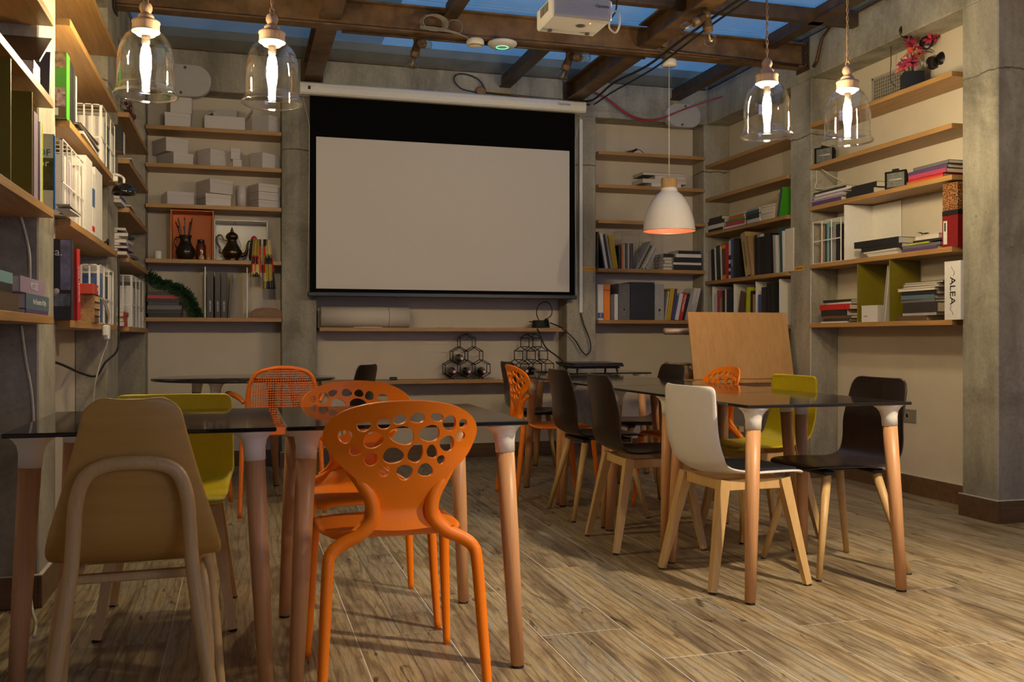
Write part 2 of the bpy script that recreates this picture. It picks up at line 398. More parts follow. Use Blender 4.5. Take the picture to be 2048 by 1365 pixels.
# T bars carrying the glass
GZ = 3.175
for X in (1.30, 2.09, 3.62, -.2):
    for (y0, y1) in ((6.105, 7.525), (4.255, 5.995)):
        if X in (1.30, -.2) and y0 > 6: continue
        o = MB().bb(X - .045, X + .045, y0, y1, 3.06, 3.07).bb(X - .03, X + .03, y0, y1, 3.07, 3.15).build('glazing_bar', STEEL2); o['kind'] = 'structure'
o = MB().bb(-.7, 3.92, 5.4, 5.46, 3.06, 3.15).build('glazing_bar', STEEL2); o['kind'] = 'structure'
FROST = glassy('roof_glass', (.90, .93, .93), .2, 1.3, .7, .12)
ceil = MB().bb(-.80, 4.01, 7.60, 7.66, GZ, GZ + .012).build('ceiling', FROST); ceil['kind'] = 'structure'
xs = [-.78, .535, 2.09, 2.68, 3.62, 4.0]; ys = [1.0, 1.9, 4.2, 6.05, 7.595]
for i in range(5):
    for j in range(4):
        MB().bb(xs[i] + .004, xs[i+1] - .004, ys[j] + .004, ys[j+1] - .004, GZ, GZ + .012).build('glass_pane', FROST, ceil)
# rest of the front room ceiling (plain slab, behind the camera) and the upper storey that oversails the glass on the left
struct('ceiling_slab', MB().bb(XL - .15, XR + .15, -3.2, 1.0, 3.18, 3.4), plain('dark_front_room', (.10, .09, .08), .8))
DARKW = plain('dark_front_room', (.10, .09, .08), .8)
PLAST2 = plain('grey_render', (.50, .49, .43), .9, 0, .06, sc=3)
struct('upper_storey_soffit', MB().bb(-6, 1.36, 0.5, 18, 3.95, 4.1), PLAST2)
# ================================================================== SHELVES
ZB = [2.58, 2.30, 2.00, 1.59, 1.155]
SHN = ['top', 'second', 'third', 'fourth', 'lowest']
XFL, XFR, YFB = -.667, 3.91, 7.48
def shelf(x0, x1, y0, y1, z, axis, label, group):
    o = MB().bb(x0, x1, y0, y1, z - .03, z, .0015).build('wall_shelf', OAKX if axis == 'x' else OAKY)
    return tag(o, label, 'shelf', group)
for k, z in enumerate(ZB):
    shelf(-.672, .302, YFB, YB - .002, z, 'x', '%s oak shelf of the back left alcove, left of the screen' % SHN[k], 'oak shelves left of the screen')
    shelf(2.897, 3.888, YFB, YB - .002, z, 'x', '%s oak shelf on the back wall right of the screen' % SHN[k], 'oak shelves right of the screen')
shelf(.592, 2.61, YFB + .03, YB - .002, 1.085, 'x', 'oak shelf just under the screen holding the paper roll', 'oak shelves under the screen')
shelf(.605, 2.61, YFB + .03, YB - .002, .665, 'x', 'lower oak shelf under the screen holding the wine racks', 'oak shelves under the screen')
ZRC = [2.51, 2.22, 1.92, 1.497, 1.10]
for k, z in enumerate(ZRC):
    shelf(XFR, XR - .002, 6.235, 7.526, z, 'y', '%s oak shelf of the right wall bay by the far corner' % SHN[k], 'oak shelves in the right corner bay')
ZRB = [2.53, 2.233, 1.938, 1.526, 1.106]
for k, z in enumerate(ZRB):
    shelf(XFR, XR - .002, 4.53, 5.944, z, 'y', '%s oak shelf of the near right wall bay' % SHN[k], 'oak shelves in the near right bay')
for k, (z, n) in enumerate(((2.62, 'top'), (2.305, 'second'), (1.89, 'third'), (1.489, 'fourth'))):
    shelf(XL + .002, XFL, 4.222, 5.774, z, 'y', '%s oak shelf of the middle left wall bay' % n, 'oak shelves in the middle left bay')
shelf(XL + .002, XFL, 4.222, 5.774, 1.074, 'y', 'lowest oak shelf of the middle left wall bay', 'oak shelves in the middle left bay')
for k, (z, n) in enumerate(((2.39, 'top'), (2.105, 'second'), (1.805, 'third'), (1.50, 'fourth'), (1.072, 'lowest'))):
    shelf(XL + .002, -.657, 6.262, 7.524, z, 'y', '%s oak shelf of the far left bay in the corner' % n, 'oak shelves in the far left bay')
for k, (z, n) in enumerate(((2.19, 'top'), (1.885, 'second'), (1.477, 'third'), (1.082, 'lowest'))):
    shelf(XL + .002, XFL, 2.2, 3.868, z, 'y', '%s oak shelf of the nearest left bay at the photo edge' % n, 'oak shelves in the nearest left bay')
# ================================================================== PROJECTION SCREEN
t = thing('projection_screen', 'large pull-down projection screen with black border hanging on the back wall', 'screen', (1.589, 7.43, 2.955))
hx = 1.15
SCRW = plain('screen_white', (.60, .55, .50), .9, 0, .01)
SCRB = plain('screen_black', (.004, .0035, .003), .95, spec=.08)
case = [(-.045, -.092), (.045, -.092), (.055, -.08), (.055, 0), (-.045, 0), (-.062, -.012), (-.066, -.04), (-.06, -.08)]
MB().prism(case, -hx, hx, 'x').build('case', WHITEP, t)
for sx in (-1, 1):
    MB().prism([(a * 1.03, b * 1.02) for a, b in case], sx * hx - .004 if sx < 0 else hx, -hx if sx < 0 else hx + .004, 'x').build('end_cap', WHITEM, t)
MB().bb(-hx + .055, -hx + .075, -.069, -.06, -.06, -.035).build('switch_window', BLACKP, t)
fab = MB().bb(-1.0775, 1.0775, -.002, .002, -1.575, -.09).build('border_fabric', SCRB, t)
MB().bb(-1.029, 1.029, -.004, -.0025, -1.572, -.405).build('picture_area', SCRW, t)
MB().bb(-1.095, 1.095, -.014, .014, -1.632, -1.598, .005).build('bottom_bar', BLACKP, t)
MB().bb(-1.078, 1.078, -.004, .004, -1.60, -1.572).build('bottom_border', SCRB, t)
for sx in (-1, 1):
    MB().tube([(sx * 1.13, 0, -.095), (sx * 1.079, 0, -.32), (sx * 1.082, 0, -.9), (sx * 1.094, 0, -1.6)], .0018, 5).build('tension_cord', WHITEP, t)
def text(body, size, mat, parent, loc, rot=(pi / 2, 0, 0), name='lettering', sx=1.0, ext=.0006):
    cu = bpy.data.curves.new('t', 'FONT'); cu.body = body; cu.size = size; cu.extrude = ext; cu.align_x = 'CENTER'; cu.align_y = 'CENTER'; cu.resolution_u = 2
    ob = bpy.data.objects.new('t', cu); me = bpy.data.meshes.new_from_object(ob)
    bpy.data.objects.remove(ob); bpy.data.curves.remove(cu)
    me.materials.clear(); me.materials.append(mat)
    me.transform(M.Diagonal((sx, 1, 1, 1)))
    o = bpy.data.objects.new(name, me); o.location = loc; o.rotation_euler = rot; return link(o, parent)
GREYINK = plain('grey_ink', (.09, .085, .08), .6); WHITEINK = plain('white_ink', (.75, .72, .68), .6)
text('Optoma', .032, GREYINK, t, (hx - .19, -.0675, -.036))
o = MB().bb(2.735, 2.765, 7.505, 7.528, 1.215, 2.84, .003).build('cable_trunking', WHITEP); tag(o, 'white vertical cable trunking on the column right of the screen', 'cable trunking')
# ================================================================== PENDANTS
GLASS = glassy('clear_glass', (.985, .985, .98), .012, 1.5, 1.0)
GLASSR = glassy('rim_glass', (.93, .93, .90), .05, 2.3, 1.0)
TURNED = wood('turned_wood', (.42, .26, .16), (.56, .38, .26), 2, 1.0, .6)
BULBM = emit('bulb_glow', (1.0, .79, .46), BULB)
STRING = plain('twisted_cord', (.34, .21, .12), .8)
BULBM2 = emit('bulb_glow_dim', (1.0, .79, .46), BULB * .72)
def glass_pendant(lab, x, y, z, rz=0, bm=None):
    t = thing('glass_pendant', lab, 'pendant lamp', (x, y, z), rz, 'glass bell pendants')   # z = rim height
    R = .122
    prof = [(.045, .272), (.060, .262), (.080, .245), (.098, .216), (.109, .18), (.1135, .13), (.1145, .08), (.1145, .045), (.1155, .030), (.121, .016), (.128, .006), (.129, .0), (.126, -.003),
            (.121, .003), (.116, .013), (.1125, .028), (.112, .045), (.1118, .08), (.111, .13), (.1065, .179), (.096, .214), (.0785, .2425), (.0585, .259), (.045, .269)]
    MB().lathe(prof, 36).build('glass_shade', GLASS, t)
    MB().tube([(.1255 * cos(k * pi / 18), .1255 * sin(k * pi / 18), .003) for k in range(36)], .0048, 7, True).build('rolled_rim', GLASSR, t)
    MB().tube([(.1148 * cos(k * pi / 18), .1148 * sin(k * pi / 18), .036) for k in range(36)], .0018, 5, True).build('rim_step', GLASSR, t)
    cap = [(0, .390), (.010, .390), (.014, .384), (.022, .378), (.026, .366), (.026, .356), (.021, .345), (.016, .340), (.026, .336), (.033, .328), (.033, .320), (.030, .316), (.046, .312), (.056, .306), (.057, .300), (.054, .296), (.054, .268), (.049, .262), (.046, .258), (.036, .248), (0, .246)]
    MB().lathe(cap, 24).build('turned_cap', TURNED, t)
    MB().lathe([(.0485, .2625), (.056, .2625), (.056, .268), (.0485, .268)], 24, closed=True).build('seat_ring', WHITEM, t)
    MB().lathe([(0, .247), (.017, .247), (.017, .214), (.013, .21), (0, .21)], 14).build('lamp_holder', plain('nickel', (.5, .46, .4), .3, 1), t)
    MB().lathe([(0, .210), (.012, .208), (.016, .19), (.0215, .165), (.022, .150), (.017, .125), (.0145, .10), (.0145, .066), (.010, .060), (0, .058)], 12).build('bulb', bm or BULBM, t)
    # twisted suspension cord with a loop at its foot
    L = 2.955 - z - .385
    for ph in (0, pi):
        pts = [(.0045 * cos(ph + k * .9), .0045 * sin(ph + k * .9), .405 + (L - .02) * k / 44) for k in range(45)]
        MB().tube(pts, .0028, 5).build('suspension_cord', STRING, t)
    MB().tube([(.011 * cos(k), 0, .400 + .011 * sin(k)) for k in [i * pi / 5 for i in range(10)]], .0025, 5, True).build('cord_loop', STRING, t)
    return t
ZR = 2.006
glass_pendant('clear glass bell pendant nearest the left wall', -.376, 4.2, ZR, 0, BULBM2)
glass_pendant('clear glass bell pendant hanging just left of the projection screen', .131, 4.2, ZR, .5)
glass_pendant('clear glass bell pendant in front of the far right corner shelves', 2.522, 4.2, ZR, 1.1)
glass_pendant('clear glass bell pendant nearest the right wall, in front of the flower pot shelf', 2.986, 4.2, ZR, 1.9)
# white dome pendant with copper inside
t = thing('dome_pendant', 'white dome pendant with copper lining and wooden collar above the far table', 'pendant lamp', (2.89, 6.10, 1.752))
out = [(.184, 0), (.182, .02), (.176, .06), (.165, .11), (.148, .16), (.124, .21), (.094, .25), (.066, .272), (.058, .282), (.058, .30)]
inn = [(.181, .001), (.179, .02), (.173, .06), (.162, .11), (.145, .158), (.121, .207), (.091, .247), (.05, .27), (0, .272)]
WGL = plain('glossy_white_enamel', (.66, .61, .57), .12, 0, .02, coat=.6)
CUI = plain('copper_lining', (.88, .40, .27), .35, .7, .05)
sh = MB().lathe(out, 40).build('shade', WGL, t)
MB().lathe(inn, 40).build('copper_lining', CUI, sh)
MB().lathe([(.181, .001), (.184, 0), (.1855, -.002), (.182, -.003)], 40, closed=True).build('rim', plain('rose_copper', (.72, .36, .25), .3, 1), t)
MB().lathe([(.055, .30), (.057, .31), (.057, .365), (.052, .372), (0, .374)], 28).build('wood_collar', wood('cork_oak', (.34, .19, .075), (.46, .28, .12), 2, 1.5, .6), t)
MB().tube([(0, 0, .373), (0, 0, 1.16)], .003, 6).build('cord', plain('pale_cord', (.62, .57, .5), .7), t)
MB().lathe([(0, 1.155), (.05, 1.155), (.052, 1.16), (.052, 1.192), (.048, 1.202), (0, 1.202)], 28).build('ceiling_rose', WHITEP, t)
MB().lathe([(0, .27), (.02, .27), (.02, .22), (0, .22)], 14).build('lamp_holder', WHITEP, t)
MB().lathe([(0, .22), (.013, .218), (.02, .19), (.030, .155), (.032, .135), (.024, .11), (.01, .10), (0, .099)], 14).build('bulb', emit('dome_bulb', (1, .80, .52), 48), t)
# ================================================================== CEILING FITTINGS
t = thing('projector', 'white projector hanging from the roof beam at the top of the photo', 'projector', (1.327, 3.99, 2.43))
w, d, h = .285, .235, .095
LED = emit('red_led', (1, .12, .03), 6)
MB().bb(0, w, 0, d, 0, h, .008).build('body', plain('projector_white', (.66, .63, .60), .45, 0, .02), t)
for k in range(11): MB().bb(.02, w - .02, -.003, .001, .022 + k * .0062, .0255 + k * .0062).build('vent_slat', WHITEM, t)
for k in range(6): MB().bb(-.002, .001, .06 + k * .02, .07 + k * .02, .04, .08).build('side_vent', GREYINK, t)
MB().lathe([(0, 0), (.022, 0), (.022, -.002), (0, -.002)], 16, (.17, .10, 0)).build('logo_disc', GREYINK, t)
MB().lathe([(0, 0), (.003, 0), (.003, -.002), (0, -.002)], 8, (.20, .06, 0)).build('status_led', LED, t)
for sx in (.05, w - .05):
    MB().lathe([(0, 0), (.012, 0), (.012, -.008), (0, -.008)], 12, (sx, .19, 0)).build('foot', GREYINK, t)
MB().tube([(.14, .15, h), (.14, .19, .53)], .016, 10).build('ceiling_pole', WHITEM, t)
text('Optoma', .02, GREYINK, t, (w - .05, -.004, .06))
o = MB().tube(catmull([(1.60, 4.02, 2.47), (1.64, 4.0, 2.48), (1.655, 4.01, 2.43), (1.64, 4.02, 2.39), (1.615, 4.03, 2.41), (1.612, 4.03, 2.44)]), .004, 6).build('white_cable', WHITEP); tag(o, 'short white cable looping beside the projector', 'cable')
o = MB().tube(catmull([(1.615, 4.1, 2.47), (1.66, 4.12, 2.49), (1.70, 4.15, 2.6), (1.69, 4.19, 2.95)]), .004, 6).build('black_cable', CORD); tag(o, 'black cable running up from the projector to the beam', 'cable')
# smoke detector and wifi disc under beam A
t = thing('smoke_detector', 'round white smoke detector on the roof beam left of the glowing disc', 'smoke detector', (1.475, BA - .02, 2.955))
MB().lathe([(0, 0), (.045, 0), (.055, -.008), (.058, -.02), (.058, -.034), (.05, -.044), (.03, -.052), (0, -.054)], 28).build('housing', plain('cream_plastic', (.68, .62, .52), .45, 0, .02), t)
for k in range(12):
    a = -pi * .85 + k * pi * .7 / 11
    MB().box((.049 * cos(a), .049 * sin(a), -.0435), (.004, .004, .012), RZ(math.degrees(a)).to_3x3()).build('vent_slot', GREYINK, t)
t = thing('access_point', 'flat white wireless access point with green light ring under the beam', 'access point', (1.66, BA - .01, 2.955))
MB().lathe([(0, 0), (.085, 0), (.098, -.008), (.098, -.016), (.085, -.028), (.05, -.035), (0, -.036)], 32).build('housing', plain('ap_white', (.60, .58, .57), .4, 0, .02), t)
MB().lathe([(.036, -.0355), (.041, -.0352), (.041, -.0375), (.036, -.0375)], 32, closed=True).build('light_ring', emit('green_ring', (.02, .9, .35), 1.6), t)
# grey cable coil on top flange of beam A, in front of its web
CAB = plain('coil_grey', (.20, .18, .15), .6)
mb = MB()
for k in range(6):
    r = .075 + .004 * (k % 3); cx = 1.18 + .004 * k; 
    mb.tube([(cx + r * cos(a), BA - .063 - .003 * k, 3.02 + r * .62 * sin(a)) for a in [i * 2 * pi / 24 for i in range(24)]], .0045, 5, True)
for k in range(3):
    mb.tube(catmull([(1.10, BA - .07, 2.99 - .006 * k), (1.2, BA - .085, 2.985 - .008 * k), (1.32, BA - .07, 2.975 - .004 * k), (1.42, BA - .06, 2.945)]), .004, 5)
for k in range(2):
    mb.tube([(1.33 + .05 * cos(a), BA - .06 - .003 * k, 3.01 + .045 * sin(a)) for a in [i * 2 * pi / 20 for i in range(20)]], .003, 5, True)
tag(mb.build('cable_coil', CAB), 'grey cable coil tied to the roof beam left of the smoke detector', 'cable coil')
# conduit fittings with pairs of bare bulbs
SOCK = plain('brown_socket', (.11, .065, .032), .5, .2, .2)
CLEARB = glassy('bulb_glass', (.9, .86, .78), .03, 1.5)
def twin(lab, x, y, z, a1, a2):
    t = thing('twin_bulb_fitting', lab, 'ceiling lamp', (x, y, z), 0, 'unlit twin bulb fittings on the conduit')
    MB().lathe([(0, 0), (.022, 0), (.022, -.03), (.018, -.035), (0, -.035)], 12).build('junction', SOCK, t)
    for (dx, dy, dz) in (a1, a2):
        d = V((dx, dy, dz)).normalized(); q = V((0, 0, -1)).rotation_difference(d).to_matrix().to_4x4()
        s = MB().lathe([(0, .0), (.020, .0), (.021, -.05), (.024, -.052), (.024, -.058), (.021, -.06), (.021, -.075), (.018, -.078), (0, -.078)], 14).xf(T(0, 0, -.02) @ q).build('socket', SOCK, t)
        MB().lathe([(.014, -.078), (.016, -.085), (.026, -.10), (.029, -.115), (.026, -.132), (.014, -.143), (0, -.146)], 16).xf(T(0, 0, -.02) @ q).build('clear_bulb', CLEARB, s)
        MB().lathe([(0, -.08), (.006, -.085), (.004, -.125), (0, -.127)], 8).xf(T(0, 0, -.02) @ q).build('filament_stem', plain('brass', (.5, .34, .14), .3, .8), s)
    t.scale = (1.35, 1.35, 1.25); return t
twin('twin fitting of unlit bulbs on the conduit above the left half of the screen', xat(836, BA + .02), BA + .02, 2.935, (-.25, .05, -1), (.15, -.9, -.35))
twin('twin fitting of unlit bulbs above the right half of the screen', xat(1140, BA + .02), BA + .02, 2.93, (-.35, .1, -1), (.35, -.9, -.3))
twin('twin fitting of unlit bulbs on the beam right of the projector', 2.68, 5.15, 2.96, (-.75, .0, -.55), (.35, .3, -1))
# conduits (rigid pipes on the steel)
def pipe(name, lab, pts, r=.008, mat=None, cat='conduit', n=7, cm=0, grp=None):
    o = MB().tube(catmull(pts, cm) if cm else pts, r, n).build(name, mat or COPPER); return tag(o, lab, cat, grp)
pipe('conduit', 'dark conduit pipe under the main roof beam along the screen side', [(.62, BA + .035, 2.945), (2.70, BA + .035, 2.945)], .009, STEEL2)
pipe('conduit', 'brass conduit running along the right half of the cross beam', [(2.78, BA - .055, 3.0), (2.86, BA - .06, 2.975), (3.3, BA - .06, 2.965), (3.85, BA - .06, 2.955)], .009)
pipe('conduit', 'brass conduit above the screen case ending at the round junction box', [(1.93, 7.515, 3.005), (2.60, 7.515, 2.99), (2.72, 7.505, 2.955), (2.82, 7.49, 2.965)], .009)
pipe('conduit', 'brass conduit pipe along the top of the right wall', [(3.915, 5.9, 2.93), (3.915, 5.86, 2.96), (3.915, 5.80, 3.10), (3.915, 5.70, 3.155), (3.915, 4.0, 3.16)], .011)
pipe('cable', 'black cable bundle running under the beam right of the screen', [(2.72, 7.50, 2.99), (2.78, 7.3, 2.955), (2.76, 6.8, 2.965), (2.77, 6.2, 2.93), (2.775, 5.6, 2.955), (2.76, 5.0, 2.95), (2.75, 4.3, 2.94)], .009, CORD, 'cable', 7, 6)
pipe('cable', 'second black cable beside the bundle under the right beam', [(2.85, 7.46, 2.96), (2.825, 7.0, 2.945), (2.83, 6.5, 2.93), (2.83, 6.1, 2.925), (2.82, 5.4, 2.95), (2.80, 4.6, 2.945)], .007, CORD, 'cable', 7, 6)
t = thing('junction_box', 'round brown junction box on the concrete beam above the screen', 'junction box', (1.885, 7.528, 3.01))
MB().lathe([(0, 0), (.042, 0), (.045, .01), (.042, .03), (.03, .036), (0, .037)], 18, mat=RX(90)).build('lid', plain('box_brown', (.27, .13, .045), .55, 0, .2), t)
pipe('cable', 'black cable loop by the round junction box above the screen', [(1.92, 7.50, 3.02), (1.86, 7.49, 3.10), (1.76, 7.49, 3.135), (1.68, 7.50, 3.13), (1.66, 7.50, 3.08), (1.72, 7.50, 3.02), (1.84, 7.50, 3.0)], .006, CORD, 'cable', 6, 6)
RED = plain('red_cable', (.33, .03, .025), .5)
mb = MB()
for k in range(2):
    mb.tube(catmull([(2.80, 7.42, 3.06), (2.95, 7.44, 3.02 - .01 * k), (3.15, 7.45, 2.90 - .015 * k), (3.30, 7.46, 2.865 - .012 * k), (3.45, 7.45, 2.88 - .006 * k), (3.65, 7.42, 2.96), (3.85, 7.35, 3.03), (3.925, 7.25, 3.05)]), .006, 6)
tag(mb.build('red_cable', RED), 'red cable pair sagging across the beam above the oval fixture', 'cable')
mb = MB()
for k in range(3): mb.tube([(3.90 + 0 * k, 4.62 + .03 * sin(a) + .008 * k, 3.06 + .045 * cos(a)) for a in [i * 2 * pi / 18 for i in range(18)]], .008, 6, True)
tag(mb.build('rope_coil', plain('rope', (.20, .13, .065), .8)), 'coil of brown rope hanging at the top of the right wall', 'rope')
# oval wall fixtures (backs of emergency luminaires)
def oval(lab, cx, cz, w, h):
    t = thing('oval_fixture', lab, 'wall fixture', (cx, 7.528, cz), 0, 'oval white wall fixtures')
    r = h / 2; a = w / 2 - r
    pl = [(a + r * cos(-pi/2 + i * pi / 12), r * sin(-pi/2 + i * pi / 12)) for i in range(13)] + [(-a + r * cos(pi/2 + i * pi / 12), r * sin(pi/2 + i * pi / 12)) for i in range(13)]
    MB().prism(pl, -.06, 0, 'y').build('housing', plain('fixture_grey', (.42, .40, .37), .5, 0, .03), t)
    MB().prism([(x * .97, z * .96) for x, z in pl], -.066, -.06, 'y').build('cover', plain('fixture_face', (.40, .385, .36), .45, 0, .03), t)
    for s in (-1, 1): MB().lathe([(0, 0), (.011, 0), (.011, .003), (0, .003)], 10, mat=T(.015 * s, -.066, s * h * .40) @ RX(90)).build('screw_hole', GREYINK, t)
    return t
oval('oval white wall fixture behind the second glass pendant, left of the screen', xat(366, 7.46), zat(160, -.4, 7.46), .40, .235)
oval('oval white wall fixture in the far right corner under the red cable', xat(1368, 7.46), zat(229, 3.55, 7.46), .325, .20)
# ================================================================== TABLES
BRACK = plain('cream_bracket', (.80, .76, .66), .4, 0, .02)
FOOT = plain('black_foot', (.010, .009, .009), .5)
def table(lab, x0, x1, y0, y1, z=.75, grp='square black topped tables', sp=.035, ins=.062):
    w, d = x1 - x0, y1 - y0
    t = thing('square_table', lab, 'table', ((x0 + x1) / 2, (y0 + y1) / 2, 0), 0, grp)
    MB().box((0, 0, z - .006), (w, d, .012), None, .0025).build('table_top', TOPB, t)
    for sx in (-1, 1):
        for sy in (-1, 1):
            px, py = sx * (w / 2 - ins), sy * (d / 2 - ins)
            leg(t, px, py, sx * sp, sy * sp, z - .012)
    return t
def leg(t, px, py, dx, dy, zt):
    zj = zt - .085; zz = lambda z: (px + dx * (zt - z) / zt, py + dy * (zt - z) / zt, z)
    MB().tube([zz(zt), zz(zt - .006), zz(zt - .014), zz(zt - .028), zz(zt - .05), zz(zj)], [.058, .057, .046, .036, .031, .030], 16).build('bracket', BRACK, t)
    lg = MB().tube([zz(zj), zz(zt * .5), zz(.008)], [.0285, .0265, .0205], 16).build('leg', BEECH, t)
    MB().tube([zz(.008), zz(.0)], [.019, .019], 12).build('foot', FOOT, lg)
TL = [(-.60, .098), (.125, .838)]
table('square black table at front left, under the plywood shell chair', TL[0][0], TL[0][1], 2.745, 3.53)
table('square black table at front left, between the two nearest orange perforated chairs', TL[1][0], TL[1][1], 2.745, 3.53)
TR = [3.155, 3.90, 4.64, 5.385, 6.12]
nm = ['nearest', 'second nearest', 'third nearest', 'farthest']
for k in range(4):
    table('%s square black table of the long row on the right' % nm[k], 1.815, 2.54, TR[k] + .004, TR[k+1] - .004)
# round table at the back left
t = thing('round_table', 'round table with thin black top in front of the back left shelves', 'table', (0.03, 6.28, 0))
MB().lathe([(0, .75), (.563, .75), (.565, .747), (.563, .738), (0, .738)], 56).build('table_top', TOPB, t)
for k in range(4):
    a = radians(60 + 90 * k); leg(t, .34 * cos(a), .34 * sin(a), .07 * cos(a), .07 * sin(a), .738)
# black table along the back wall with the laptop
table('black table against the back wall carrying the closed laptop', 2.20, 2.915, 6.45, 7.15)
# wooden side table with board
t = thing('wooden_side_table', 'small wooden table in the right corner carrying the plywood board', 'table', (3.46, 6.28, 0))
MB().bb(-.405, .405, -.24, .24, .68, .705, .003).build('table_top', PLYB, t)
MB().bb(-.36, .36, -.20, -.18, .60, .68).bb(-.36, .36, .18, .20, .60, .68).build('apron', PLYB, t)
for sx in (-1, 1):
    for sy in (-1, 1): MB().tube([(sx * .31, sy * .19, .68), (sx * .34, sy * .21, 0)], [.024, .018], 4).build('leg', ASH, t)
MB().box((-.02, 0, .35), (.035, .42, .04)).build('stretcher', ASH, t)
o = MB().box((0, 0, .245), (.80, .012, .49), None, .001).xf(T(3.475, 6.09, .708) @ RX(-12)).build('plywood_board', PLYB); tag(o, 'large plain plywood board leaning upright on the corner table', 'board')
# ================================================================== CHAIRS
def interp(keys, t, lin=False):
    for (a, va), (b, vb) in zip(keys, keys[1:]):
        if t <= b:
            u = (t - a) / (b - a); u = u if lin else u * u * (3 - 2 * u)
            return va + (vb - va) * u
    return keys[-1][1]
def shell(prof, hw, curl, r_top=.05, r_front=.05, nv=12):
    """one L shaped sheet: prof = (y,z) key points, back top first; hw/curl keyed on 0..1 arc length"""
    P = catmull([(0, y, z) for y, z in prof], 8)
    L = [0]
    for a, b in zip(P, P[1:]): L.append(L[-1] + (b - a).length)
    tot = L[-1]
    # rows resampled with extra rows at both ends
    ss = sorted(set([0, .004, .012, .022, .035, .05] + [i / 26 for i in range(2, 25)] + [.95, .965, .978, .988, .996, 1]))
    rows = []
    for s in ss:
        d = s * tot; i = 0
        while i < len(L) - 2 and L[i + 1] < d: i += 1
        u = (d - L[i]) / max(L[i + 1] - L[i], 1e-9); p = P[i].lerp(P[i + 1], u); tg = (P[i + 1] - P[i]).normalized()
        w = interp(hw, s, True); rt = r_top; e = s * tot
        if e < rt: w = w - rt + sqrt(max(rt * rt - (rt - e) ** 2, 0))
        e2 = (1 - s) * tot
        if e2 < r_front: w = w - r_front + sqrt(max(r_front ** 2 - (r_front - e2) ** 2, 0))
        n = V((0, -tg.z, tg.y))  # normal
        if n.y < 0 and n.z < 0: n = -n
        rows.append((p, n, w, interp(curl, s, True)))
    def f(u, v):
        i = min(int(round(u * (len(rows) - 1))), len(rows) - 1); p, n, w, c = rows[i]
        x = (v * 2 - 1); return V((x * w, 0, 0)) + p + n * c * abs(x) ** 2.2
    return MB().grid(f, len(rows) - 1, nv)
def nrm_front(prof): return prof
WENGE_EDGE = plain('dark_edge', (.05, .03, .018), .5)
PADG = plain('grey_pad', (.10, .095, .095), .9, 0, .15, sc=200)
WHITES = plain('white_shell', (.74, .71, .67), .30, 0, .02)
BLACKS = wood('black_shell', (.013, .009, .008), (.022, .014, .011), 2, 1.6, .28)
def round_legs(t, mat, zt=.43, top=(.13, .12, -.12), foot=(.215, .215, -.22), mount=True):
    for sx in (-1, 1):
        for yt, yf in ((top[1], foot[1]), (top[2], foot[2])):
            MB().tube([(sx * top[0], yt, zt), (sx * foot[0], yf, .006)], [.0205, .0125], 12).build('leg', mat, t)
            MB().tube([(sx * foot[0], yf, .006), (sx * foot[0], yf, 0)], .012, 8).build('glide', FOOT, t)
    if mount:
        MB().box((0, .12, zt + .002), (.31, .05, .022), None, .006).box((0, -.12, zt + .002), (.31, .05, .022), None, .006).box((0, 0, zt + .004), (.10, .24, .018), None, .004).build('seat_mount', BLACKP, t)
def square_frame(t, mat, zt=.43):
    for sx in (-1, 1):
        for yt, yf in ((.14, .215), (-.135, -.22)):
            MB().tube([(sx * .152, yt, zt), (sx * .215, yf, .006)], [.031, .019], 4).build('leg', mat, t)
            MB().tube([(sx * .215, yf, .006), (sx * .215, yf, 0)], .016, 8).build('glide', FOOT, t)
    for q in (.14, -.135): MB().box((0, q, zt - .02), (.30, .022, .042), None, .003).build('cross_rail', mat, t)
    for sx in (-1, 1): MB().box((sx * .152, 0, zt - .02), (.022, .275, .042), None, .003).build('side_rail', mat, t)
PROF_C = [(-.252, .826), (-.240, .735), (-.226, .63), (-.215, .535), (-.185, .475), (-.12, .452), (-.02, .450), (.10, .457), (.19, .458), (.225, .447)]
HW_C = [(0, .192), (.12, .200), (.30, .213), (.42, .212), (.6, .196), (.85, .196), (1, .182)]
CURL_C = [(0, .012), (.25, .03), (.40, .018), (.5, .01), (.7, .012), (1, .0)]
PROF_D = [(-.238, .808), (-.240, .74), (-.240, .64), (-.232, .56), (-.205, .488), (-.14, .452), (-.03, .452), (.10, .458), (.19, .460), (.225, .450)]
HW_D = [(0, .212), (.2, .217), (.42, .220), (.56, .205), (.8, .200), (1, .192)]
CURL_D = [(0, .035), (.2, .045), (.40, .055), (.5, .04), (.7, .008), (1, .0)]
def chair_C(lab, mat=WENGE, legm=ASH, grp=None, sq=False):
    t = thing('shell_chair', lab, 'chair', group=grp)
    shell(PROF_C, HW_C, CURL_C, .055, .06).build('shell', mat, t, solid=.011, sub=1)
    (square_frame if sq else round_legs)(t, legm); return t
def chair_D(lab, mat, legm=ASH, pad=False, grp=None):
    t = thing('shell_chair', lab, 'chair', group=grp)
    shell(PROF_D, HW_D, CURL_D, .028, .03).build('shell', mat, t, solid=.012, sub=1)
    if pad:
        def f(u, v):
            x = (v * 2 - 1) * .172; y = -.11 + .30 * u; return V((x, y, .4645 + .004 * abs(x / .172) ** 2 + (.003 if u > .3 else .0)))
        MB().grid(f, 6, 6).build('seat_pad', PADG, t, solid=.007)
    square_frame(t, legm); return t
def place(t, x, y, rz, lab=None):
    t.location = (x, y, 0); t.rotation_euler = (0, 0, radians(rz))
    if lab: t['label'] = lab
    return t
g1 = 'dark shell chairs on round legs'
